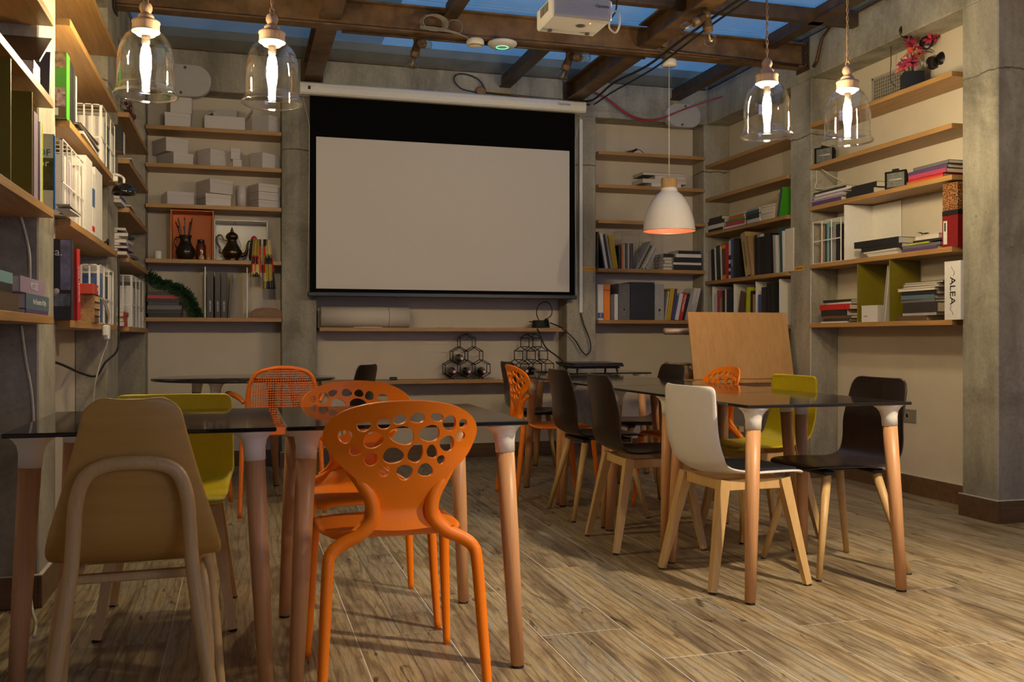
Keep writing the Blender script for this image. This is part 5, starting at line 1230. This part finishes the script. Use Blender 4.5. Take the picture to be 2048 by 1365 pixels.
MB().lathe([(0, 0), (.036, 0), (.036, .165), (.03, .168), (0, .168)], 20).build('roll', plain('film_card', (.52, .47, .46), .18, 0, .03, coat=.3), t)
for k, n_ in enumerate(('bottom', 'middle', 'top')):
    carton('%s box of the three wrapped boxes by the column on the third back left shelf' % n_, 517, 495, 560, Z + k * .063, .061, 24, .03, True)
Z = ZB[3]
NICH = plain('orange_board', (.62, .17, .045), .6, 0, .04)
x0, x1 = xat(341, YFB + .02), xat(427, YFB + .02)
t = thing('orange_niche_box', 'open orange box standing on the fourth back left shelf behind the jug', 'box', (x0, YFB + .02, Z))
w_ = x1 - x0; MB().bb(0, .006, 0, .2, 0, .372).build('side_panel', NICH, t); MB().bb(w_ - .006, w_, 0, .2, 0, .372).build('side_panel', NICH, t); MB().bb(.006, w_ - .006, .194, .2, 0, .372).build('back_panel', NICH, t); MB().bb(.006, w_ - .006, 0.02, .194, .366, .372).build('top_panel', NICH, t)
x0, x1 = xat(428.5, YFB + .02), xat(535, YFB + .02); w_ = x1 - x0
t = thing('white_frame_box', 'open white box frame around the teapot on the fourth back left shelf', 'box', (x0, YFB + .02, Z))
MB().bb(0, .005, 0, .2, 0, .305).build('side_panel', WHITEM, t); MB().bb(w_ - .005, w_, 0, .2, 0, .305).build('side_panel', WHITEM, t); MB().bb(.005, w_ - .005, 0, .2, .300, .305).build('top_panel', WHITEM, t); MB().bb(.005, w_ - .005, .195, .2, 0, .30).build('back_panel', WHITEM, t)
MB().bb(w_ * .38, w_ * .38 + .01, .02, .19, .294, .300).build('stiffener', plain('fixture_grey', (.42, .40, .37), .5), t)
t = thing('white_cup', 'small white cylindrical cup left of the orange box', 'cup', (xat(316, YFB + .07), YFB + .07, Z))
MB().lathe([(0, 0), (.027, 0), (.028, .002), (.028, .062), (.0255, .062), (.025, .006), (0, .006)], 20).build('cup', WHITEP, t)
t = thing('brush_jug', 'dark bronze jug with handle holding paint brushes in the orange box', 'jug', (xat(371, YFB + .095), YFB + .095, Z + .0005))
DB = plain('dark_jug', (.030, .022, .012), .22, .4, .3, sc=20)
MB().lathe([(0, 0), (.048, 0), (.058, .015), (.070, .05), (.068, .078), (.052, .11), (.040, .135), (.038, .155), (.045, .178), (.048, .187), (.044, .187), (.035, .155), (.03, .12), (0, .118)], 28).build('body', DB, t)
MB().tube(catmull([(-.042, 0, .168), (-.062, 0, .172), (-.073, 0, .155), (-.073, 0, .12), (-.063, 0, .088)], 6), .006, 8).build('handle', DB, t)
rf = random.Random(3)
for k in range(8):
    a = k * .8; tp = (.055 * cos(a) - .01, .03 * sin(a), .30 - .03 * (k % 3)); 
    s = MB().tube([(.018 * cos(a), .018 * sin(a), .13), tp], .0038, 6).build('brush', [BLACKP, bmat('tan'), bmat('steelblue'), bmat('brown')][k % 4], t)
    tv = V(tp); dv = (tv - V((.018 * cos(a), .018 * sin(a), .13))).normalized()
    MB().tube([tv, tv + dv * .02], [.005, .003], 6).build('bristle', BLACKP, s)
t = thing('amber_jar', 'amber glass bottle with black cap beside the jug', 'bottle', (xat(402, YFB + .12), YFB + .12, Z))
MB().lathe([(0, 0), (.034, 0), (.036, .006), (.036, .105), (.032, .122), (.024, .130), (.024, .135), (0, .135)], 22).build('glass', plain('amber_glass', (.11, .022, .010), .12, 0, .1, coat=.5), t)
MB().lathe([(0, .135), (.026, .135), (.026, .158), (.023, .160), (0, .160)], 20).build('cap', BLACKP, t)
for (px_, yo, s, lb) in ((403, .06, 1.1, 'small pale garlic shaped ornament standing before the amber bottle'), (417, .07, .8, 'smaller pale garlic shaped ornament by the orange box side')):
    t = thing('garlic_ornament', lb, 'ornament', (xat(px_, YFB + yo), YFB + yo, Z))
    MB().lathe([(0, 0), (.016 * s, .001), (.020 * s, .014 * s), (.014 * s, .028 * s), (.005 * s, .04 * s), (.003 * s, .06 * s), (0, .062 * s)], 16).build('bulb_body', plain('garlic', (.50, .38, .18), .5, 0, .15), t)
t = thing('bronze_teapot', 'ornate aged bronze teapot with long spout in the white box', 'teapot', (xat(464, YFB + .10), YFB + .10, Z + .0005), 0)
MB().lathe([(0, 0), (.045, 0), (.05, .008), (.044, .014), (.062, .03), (.075, .055), (.074, .075), (.058, .105), (.040, .135), (.033, .155), (.034, .165), (.042, .172), (.044, .178)], 30).build('body', BRONZE, t)
lid = MB().lathe([(.044, .178), (.047, .182), (.045, .195), (.04, .205), (.028, .215), (.016, .222), (.010, .228), (.014, .234), (.010, .240), (.005, .246), (.007, .252), (0, .262)], 24).build('lid', BRONZE, t)
MB().tube(catmull([(.062, 0, .045), (.095, 0, .055), (.110, 0, .085), (.112, 0, .12), (.122, 0, .152), (.135, 0, .158)], 6), [.018, .016, .012, .009, .007, .007], 10).build('spout', BRONZE, t)
MB().tube(catmull([(-.036, 0, .155), (-.06, 0, .16), (-.075, 0, .19), (-.095, 0, .195), (-.112, 0, .175), (-.108, 0, .135), (-.088, 0, .095), (-.092, 0, .065), (-.068, 0, .06)], 6), [.006, .007, .006, .007, .008, .008, .007, .006, .006], 8).build('handle', BRONZE, t)
MB().tube(catmull([(.04, -.02, .19), (.05, -.025, .16), (.062, -.03, .12), (.06, -.035, .08)], 6), .0025, 5).build('chain', plain('brass', (.5, .34, .14), .3, .8), t)
# scarf hung over the shelf edge
def scarf_mat():
    m, t_, N, L, b = nodes('scarf_print'); tcn = N.new('ShaderNodeTexCoord'); mp = N.new('ShaderNodeMapping'); mp.inputs['Scale'].default_value = (20, 20, 15)
    L.new(tcn.outputs['Object'], mp.inputs['Vector']); ck = N.new('ShaderNodeTexVoronoi'); ck.distance = 'CHEBYCHEV'; ck.inputs['Scale'].default_value = 1.0; ck.inputs['Randomness'].default_value = .35; L.new(mp.outputs[0], ck.inputs['Vector'])
    sp = N.new('ShaderNodeSeparateColor'); L.new(ck.outputs['Color'], sp.inputs[0]); r = ramp(N, L, sp.outputs[0], [(0, (.012, .012, .016)), (.22, (.50, .012, .02)), (.42, (.36, .24, .03)), (.62, (.62, .05, .01)), (.78, (.55, .45, .18)), (.92, (.02, .02, .03))]); r.color_ramp.interpolation = 'CONSTANT'
    L.new(r.outputs[0], b.inputs['Base Color']); b.inputs['Roughness'].default_value = .45; return m
SCF = scarf_mat()
t = thing('silk_scarf', 'patterned red yellow and black silk scarf hanging over the shelf edge', 'scarf', (xat(522, YFB), YFB, Z))
def tail(xm, zt, zb, w0, w1, dy):
    def f(u, v):
        z = zt + (zb - zt) * u; w = w0 + (w1 - w0) * u; x = xm + (v - .5) * w + (.02 * u if xm > 0 else -.012 * u)
        y = dy - .022 + (.028 if z > .02 else 0) * min(1, max(0, (z - .0) / .05)) + .008 * sin(v * 16 + u * 2); return V((x, y, z))
    return MB().grid(f, 24, 16).build('tail', SCF, t, solid=.002)
tail(-.028, .165, -.125, .055, .085, 0); tail(.042, .165, -.215, .05, .095, -.004)
MB().lathe([(0, -.022), (.016, -.016), (.023, 0), (.016, .016), (0, .022)], 14, (-.05, .05, .172)).build('knot', bmat('red'), t)
MB().tube([(-.062, .05, .17), (-.068, .055, .09), (-.07, .06, .03), (-.07, .06, .003)], [.012, .018, .02, .012], 10).build('dotted_end', plain('dotted_fabric', (.03, .015, .015), .7, 0, .9, sc=50), t)
Z = ZB[4]
stack('B', 297, 360, Z, 'the stack under the green garland', [(.03, 'black', 'black book', (0, 0)), (.03, 'darkgrey', 'charcoal book', (-3, 3)), (.03, 'grey', 'dark grey book', (-3, 3)), (.026, 'darkgrey', 'second charcoal book', (-2, -3)), (.026, 'darkgrey', 'third charcoal book', (-3, -1)), (.024, 'red', 'red book', (-3, -4)), (.026, 'darkgrey', 'charcoal book with silver mark', (-2, -6))], gB, d=.19, off=.045)
t = thing('fir_garland', 'green artificial fir garland draped over the dark books', 'garland', (xat(296, YFB + .06), YFB + .05, Z))
gp_ = catmull([(.0, .02, .31), (.06, .01, .265), (.13, .0, .235), (.20, -.015, .215), (.27, -.01, .17), (.305, .0, .11), (.33, .01, .05), (.35, .02, .015)], 10)
MB().tube(gp_, .004, 6).build('stem_wire', STEM, t)
FIR = plain('fir_green', (.018, .055, .016), .6, 0, .5, sc=40)
mb = MB(); rf = random.Random(21)
for p in gp_:
    for k in range(26):
        d = V((rf.uniform(-1, 1), rf.uniform(-.8, .25), rf.uniform(-.9, .9))).normalized(); L = rf.uniform(.03, .068); s1 = d.cross(V((.3, 1, .2))).normalized() * .007
        q = p + d * L; q.x = min(q.x, .40); q.z = max(q.z, .205 if q.x < .25 and q.y > -.02 else .006); p0 = V((p.x, p.y, max(p.z, .206 if p.x < .25 else .006)))
        mb.bm.faces.new([mb.bm.verts.new(x) for x in (p0 - s1 * .4, p0 + s1 * .4, (p0 + q) / 2 + s1, q, (p0 + q) / 2 - s1)])
o = mb.build('fir_needles', FIR, t); o['kind'] = 'stuff'
panel('white metal divider left of the dark folders on the lowest back left shelf', 'B', 409, Z, .385, .2, WHITEM, .005, .03, 'white metal shelf dividers')
panel('white metal divider between the dark folders and the pouch', 'B', 493, Z, .385, .2, WHITEM, .005, .03, 'white metal shelf dividers')
row('B', Z, 'of the charcoal group at back left', [
 (413.5, 426.5, .345, 'darkgrey', 'thick charcoal folder', 0, dict(name='folder', cat='folder', txt=('ARCHIVO', .02, .25, WHITEINK))), (430, 440.5, .345, 'darkgrey', 'charcoal folder', 0, dict(name='folder', cat='folder', txt=('ARCHIVO', .018, .25, WHITEINK))), (442, 453.5, .345, 'darkgrey', 'charcoal folder beside the leaning one', 0, dict(name='folder', cat='folder', txt=('ARCHIVO', .018, .25, WHITEINK))), (455.5, 459.5, .335, 'brown', 'thin brownish folder leaning right', 4, dict(name='folder', cat='folder'))], gB, d=.2, off=.03)
t = thing('red_pouch', 'red rounded case with gold sides at the right end of the lowest back left shelf', 'case', (xat(533, YFB + .1), YFB + .1, Z))
pl = [(.118 * cos(a) * (1 if abs(cos(a)) < .8 else 1), .04 + .04 * sin(a)) for a in []]
prof = [(-.112, .012), (-.108, .0), (.108, .0), (.112, .012), (.108, .055), (.085, .072), (.03, .080), (-.03, .080), (-.085, .070), (-.108, .052)]
MB().prism(prof, -.08, .08, 'y').build('shell', plain('red_leather', (.22, .028, .012), .4, 0, .1), t)
MB().prism([(x * .93, .012 + z * .62) for x, z in prof], -.082, -.0795, 'y').build('gold_side', plain('gold_cloth', (.17, .10, .02), .5, 0, .3, sc=60), t)
# ================================================================== UNDER THE SCREEN
t = thing('paper_roll', 'thick white roll of plotter paper lying on the shelf under the screen', 'paper roll', (xat(641, 7.62), 7.625, 1.085 + .0835))
L_ = xat(817, 7.62) - xat(641, 7.62)
MB().lathe([(.03, 0), (.083, 0), (.083, L_), (.03, L_)], 32, mat=RY(90), closed=True).build('roll', plain('roll_paper', (.58, .52, .45), .7, 0, .02), t)
MB().lathe([(.0832, L_ * .76), (.0838, L_ * .76), (.0838, L_ * .76 + .004), (.0832, L_ * .76 + .004)], 32, mat=RY(90), closed=True).build('rubber_band', plain('red_band', (.35, .12, .09), .6), t)
MB().lathe([(.0832, L_ * .20), (.0836, L_ * .20), (.0836, L_ * .20 + .002), (.0832, L_ * .20 + .002)], 32, mat=RY(90), closed=True).build('paper_edge', plain('grey_edge', (.38, .33, .28), .7), t)
o = MB().bb(xat(707, 7.56), xat(763, 7.56), 7.52, 7.538, 1.0853, 1.090).build('paper_sheet', PAPER); tag(o, 'folded white sheet on the shelf edge before the paper roll', 'paper')
o = MB().bb(xat(878, 7.55), xat(906, 7.55), 7.53, 7.62, 1.0853, 1.088).build('paper_sheet', bmat('tan')); tag(o, 'flat brown slip lying mid shelf under the screen', 'paper')
t = thing('cable_bundle', 'coiled black cable bundle on the right end of the shelf under the screen', 'cable bundle', (xat(1082, 7.6), 7.61, 1.086))
mb = MB()
for k in range(7): mb.tube([(.075 * cos(a) * (1 - .02 * k), .045 * sin(a), .008 + .0085 * k) for a in [i * 2 * pi / 22 for i in range(22)]], .006, 6, True)
mb.build('coil', CORD, t)
MB().tube(catmull([(.03, -.02, .06), (.04, -.055, .07), (.05, -.03, .03)], 4), .012, 6).build('wrap', CORD, t)
MB().tube(catmull([(-.02, -.02, .06), (-.045, -.03, .12), (-.035, -.03, .18), (.01, -.03, .215), (.06, -.03, .21), (.09, -.03, .165), (.085, -.03, .11), (.05, -.02, .075)], 6), .0045, 6).build('upright_loop', CORD, t)
MB().tube(catmull([(-.06, -.02, .05), (-.11, -.03, .052)], 4), .005, 6).build('plug_end', BLACKP, t)
X0 = xat(1104, 7.55)
pipe('cable', 'black cable sagging from the bundle to the white trunking on the column', [(X0, 7.60, 1.13), (X0 + .07, 7.515, 1.09), (xat(1134, 7.49), 7.49, 1.05), (xat(1150, 7.49), 7.48, .98), (xat(1162, 7.49), 7.48, .895), (xat(1172, 7.49), 7.48, .863), (xat(1180, 7.49), 7.48, .90), (xat(1179, 7.49), 7.485, .985), (xat(1167, 7.5), 7.50, 1.12), (2.75, 7.516, 1.21)], .006, CORD, 'cable', 6, 6)
pipe('cable', 'black cable hanging from the bundle down to the laptop', [(xat(1072, 7.5), 7.57, 1.105), (xat(1078, 7.48), 7.495, 1.06), (xat(1092, 7.4), 7.42, .93), (xat(1112, 7.3), 7.30, .86), (xat(1130, 7.1), 7.1, .80), (2.30, 6.82, .82), (2.318, 6.80, .80)], .006, CORD, 'cable', 6, 6)
ROD = plain('black_rod', (.012, .011, .010), .45, .3)
def wine_rack(lab, xc, y0, z, ang):
    t = thing('wine_rack', lab, 'wine rack', (xc, y0, z + .004), radians(ang), 'black hexagon wine racks')
    s = .072; W_ = s * sqrt(3); cells = [(c - (2 - r) / 2, r) for r in range(3) for c in range(3 - r)]
    for cx, r in cells:
        X, Zc = cx * W_, s + r * 1.5 * s + .008
        hexp = [(X + s * sin(k * pi / 3), Zc + s * cos(k * pi / 3)) for k in range(6)]
        m_ = MB()
        for yy in (0, .13): m_.tube([(a, yy, b) for a, b in hexp], .0043, 5, True)
        for a, b in hexp: m_.tube([(a, 0, b), (a, .13, b)], .0038, 5)
        m_.build('hexagon_cell', ROD, t)
    for cx in (-1, 1):
        for yy in (0, .13): MB().tube([(cx * W_, yy, -.004), (cx * W_, yy, .012)], .006, 6).build('foot', ROD, t)
    return t, W_, s
BOTG = plain('bottle_green', (.012, .014, .010), .12, 0, .2, coat=.5); FOIL = plain('red_foil', (.36, .05, .07), .35, .3)
def bottle(lab, xc, y0, z, ang, cx, r, W_, s, dy=-.02):
    R = .036; zc = r * 1.5 * s + .008 + R / cos(pi / 6) * 1.0 + .004 + .009
    t = thing('wine_bottle', lab, 'bottle', V((xc, y0, z)) + (RZ(ang) @ V((cx * W_, dy, zc))), radians(ang), 'dark wine bottles in the racks')
    MB().lathe([(0, -.055), (.016, -.055), (.0165, -.053), (.0165, -.03), (.0145, -.02), (.0145, .0), (.018, .02), (.030, .045), (R, .07), (R, .20), (0, .20)], 18, mat=RX(-90)).build('glass', BOTG, t)
    MB().lathe([(0, -.0565), (.0172, -.0565), (.0176, -.05), (.0172, -.004), (.0148, .001)], 16, mat=RX(-90)).build('foil_cap', FOIL, t)
    MB().lathe([(0, -.0575), (.012, -.0575), (.012, -.0567), (0, -.0567)], 12, mat=RX(-90)).build('cap_disc', WHITEINK, t)
xa = xat(936, 7.57); ya = 7.575
_, W_, s_h = wine_rack('black hexagon wire wine rack at centre, holding four bottles', xa, ya, .665, -2)
for cx, r, lb in ((-1, 0, 'wine bottle in the left bottom cell of the centre rack'), (0, 0, 'wine bottle in the middle bottom cell of the centre rack'), (1, 0, 'wine bottle in the right bottom cell of the centre rack'), (-.5, 1, 'wine bottle in the second row of the centre rack')):
    bottle(lb, xa, ya, .665, -2, cx, r, W_, s_h, -.015)
xb = xat(1071, 7.57)
wine_rack('black hexagon wire wine rack at right, half behind the orange chair', xb, ya, .665, 16)
bottle('wine bottle in the left bottom cell of the right rack', xb, ya, .665, 16, -1, 0, W_, s_h, -.01)
bottle('wine bottle in the middle bottom cell of the right rack', xb, ya, .665, 16, 0, 0, W_, s_h, -.015)
o = MB().bb(xat(778, 7.6), xat(793, 7.6), 7.56, 7.59, .6655, .69, .004).build('black_clip', BLACKP); tag(o, 'tiny black block lying on the lower shelf under the screen', 'clip')
o = MB().bb(xat(986, 7.58), xat(1024, 7.58), 7.53, 7.70, .6652, .669).build('paper_sheet', PAPER); tag(o, 'white paper lying between the two wine racks', 'paper')
# ================================================================== ON THE BACK TABLES
t = thing('laptop', 'closed black laptop on a black stand on the back table', 'laptop', (2.545, 6.72, .752), radians(4))
MB().box((0, 0, .045), (.41, .27, .018), None, .004).build('base', BLACKP, t)
MB().box((0, .002, .062), (.40, .262, .010), RX(1.2).to_3x3(), .003).build('lid', plain('laptop_lid', (.03, .03, .03), .25, .2), t)
st = MB().box((0, 0, .028), (.36, .24, .012), None, .003).build('cooling_stand', BLACKM, t)
for sx in (-1, 1):
    for sy in (-1, 1): MB().tube([(sx * .16, sy * .10, .024), (sx * .165, sy * .105, 0)], .008, 8).build('stand_foot', BLACKM, st)
t = thing('desk_lamp', 'desk lamp with horizontal brushed metal tube shade behind the plywood board', 'lamp', (3.255, 6.465, .7055))
NK = plain('brushed_nickel', (.50, .43, .33), .5, .75, .08)
MB().lathe([(0, 0), (.025, 0), (.025, .33), (0, .33)], 20, mat=T(-.23, 0, .345) @ RY(90)).build('tube_shade', NK, t)
MB().tube([(0, 0, .012), (0, 0, .322)], .008, 8).build('stem', plain('dark_nickel', (.09, .075, .06), .35, .9), t)
MB().lathe([(0, 0), (.045, 0), (.045, .010), (.012, .014), (0, .014)], 20).build('base', NK, t)
MB().tube([(0, 0, .07), (.018, 0, .075)], .009, 8).build('knob', BLACKP, t)
t = thing('raffia_basket', 'pale woven raffia basket with flower decoration behind the black chair', 'basket', (3.10, 6.33, .7055))
RAF = plain('raffia', (.36, .27, .16), .8, 0, .35, sc=70, bmp=.6)
MB().lathe([(0, 0), (.105, 0), (.112, .05), (.118, .105), (.112, .105), (.105, .05), (.098, .006), (0, .006)], 24, mat=M.Diagonal((1.0, .7, 1, 1))).build('woven_body', RAF, t)
MB().tube([(.121 * cos(a), .085 * sin(a), .107) for a in [i * 2 * pi / 24 for i in range(24)]], .007, 6, True).build('rim', plain('raffia_dark', (.20, .12, .06), .8, 0, .3), t)
for k in range(9):
    a = k * 2 * pi / 9; MB().lathe([(0, -.007), (.009, -.003), (.009, .004), (0, .007)], 8, (.055 + .026 * cos(a), -.080, .095 + .022 * sin(a))).build('bead', plain('cream_plastic', (.68, .62, .52), .45), t)
MB().tube(catmull([(-.10, -.02, .105), (-.125, -.02, .12), (-.145, -.02, .115)], 4), .006, 6).build('handle_end', MATS['raffia_dark'], t)
# ================================================================== WALL BITS
t = thing('socket_plate', 'grey double wall socket low on the right wall behind the black chair', 'socket', (XR, yat(1815, XR), .50))
MB().bb(-.008, 0, -.085, .085, -.042, .042, .002).build('plate', plain('socket_grey', (.26, .23, .20), .4, .2), t)
for yy in (-.005, .045):
    MB().lathe([(.016, 0), (.02, 0), (.02, .002), (.016, .002)], 16, closed=True, mat=T(-.008, yy, 0) @ RY(-90)).build('outlet_ring', plain('socket_light', (.45, .42, .38), .4), t)
    MB().lathe([(0, 0), (.0155, 0), (.0155, .001), (0, .001)], 14, mat=T(-.008, yy, 0) @ RY(-90)).build('outlet_well', BLACKP, t)
YLAB = plain('yellow_label', (.62, .30, .012), .6, 0, .05)
t = thing('yellow_label', 'yellow sticker with dark lettering on the column right of the screen', 'label', (xat(1178, 7.53), 7.529, zat(538, 2.83, 7.53)))
MB().box((0, 0, 0), (.118, .0012, .034)).build('sticker', YLAB, t); text('elemental', .022, GREYINK, t, (.005, -.0012, 0))
t = thing('yellow_label', 'yellow sticker on the column between the two right shelf bays', 'label', (3.929, yat(1599, 3.93), zat(538, 3.93, 6.15)), radians(-90))
MB().box((0, 0, 0), (.118, .0012, .034)).build('sticker', YLAB, t); text('elemental', .022, GREYINK, t, (0, -.0012, 0))
WC = plain('white_wire', (.50, .46, .38), .6)
def col1(px, py): 
    X = xat(px, 3.87); return (X, 3.868, zat(py, X, 3.868))
pipe('cable', 'white cable hanging down the near left column face behind the shelves', [col1(40, 428), col1(52, 470), col1(60, 520), col1(58, 600), (col1(48, 640)[0], 3.8685, 1.12)], .005, WC, 'cable', 6, 5)
pipe('cable', 'white cable running down to the floor behind the front left table', [col1(43, 652), col1(52, 720), col1(64, 790), col1(68, 870), col1(66, 960), col1(62, 1070), col1(60, 1150), (col1(60, 1190)[0], 3.845, .13), (col1(70, 1190)[0], 3.82, .012), (-.685, 3.64, .006), (-.66, 3.48, .006)], .005, WC, 'cable', 6, 5)
XC2 = -.70
pipe('cable', 'black cable draped from the fourth left shelf down past the rack', [(-.655, 5.70, 1.455), (-.652, 5.70, 1.28), (-.655, 5.72, 1.10), (-.655, 5.72, 1.02), (-.66, 5.69, .93), (-.69, 5.45, .87), (-.70, 5.2, .81), (-.74, 5.0, .83), (-.80, 4.75, .885), (-.87, 4.45, .93)], .006, CORD, 'cable', 6, 6)
pipe('cable', 'thin grey cable falling from the white plug toward the floor', [(-.66, 5.28, 1.035), (-.66, 5.28, .98), (-.68, 5.15, .86), (-.70, 5.1, .70), (-.71, 5.1, .30), (-.72, 5.1, .01)], .004, plain('grey_cable', (.34, .31, .27), .6), 'cable', 6, 6)
pipe('cable', 'grey cable hanging in the recess behind the plywood chair', [(-.882, 4.45, .93), (-.875, 4.55, .80), (-.87, 4.75, .68), (-.86, 5.05, .62), (-.84, 5.3, .58)], .005, plain('grey_cable', (.34, .31, .27), .6), 'cable', 6, 6)
t = thing('power_adapter', 'white plug adapter with tangled grey leads hanging at the lowest left shelf', 'adapter', (-.652, 5.20, 1.03))
MB().box((0, 0, 0), (.03, .06, .075), None, .006).build('adapter_body', WHITEP, t)
MB().box((0, -.05, .008), (.026, .03, .055), None, .006).build('second_plug', WHITEP, t)
for k in range(3): MB().tube(catmull([(0, -.01 + .01 * k, .036), (.012, -.05 + .04 * k, .08), (.0, -.10 + .06 * k, .14), (-.01, -.16 + .10 * k, .17)], 5), .003, 5).build('lead', plain('grey_cable', (.34, .31, .27), .6), t)
pipe('cable', 'white flex hanging under the second shelf of the near right bay', [(3.96, 5.925, 2.20), (3.955, 5.92, 2.12), (3.95, 5.925, 2.07), (4.0, 5.80, 2.065), (4.02, 5.70, 2.08), (4.0, 5.78, 2.13), (3.97, 5.88, 2.198)], .005, WC, 'cable', 6, 5)
pipe('cable', 'white cable running down the corner column edge of the near right bay', [(3.924, 5.945, 1.49), (3.922, 5.945, 1.30), (3.923, 5.946, 1.13), (3.922, 5.945, .9), (3.921, 5.95, .6), (3.922, 6.0, .3), (3.918, 6.05, .14)], .004, WC, 'cable', 6, 5)
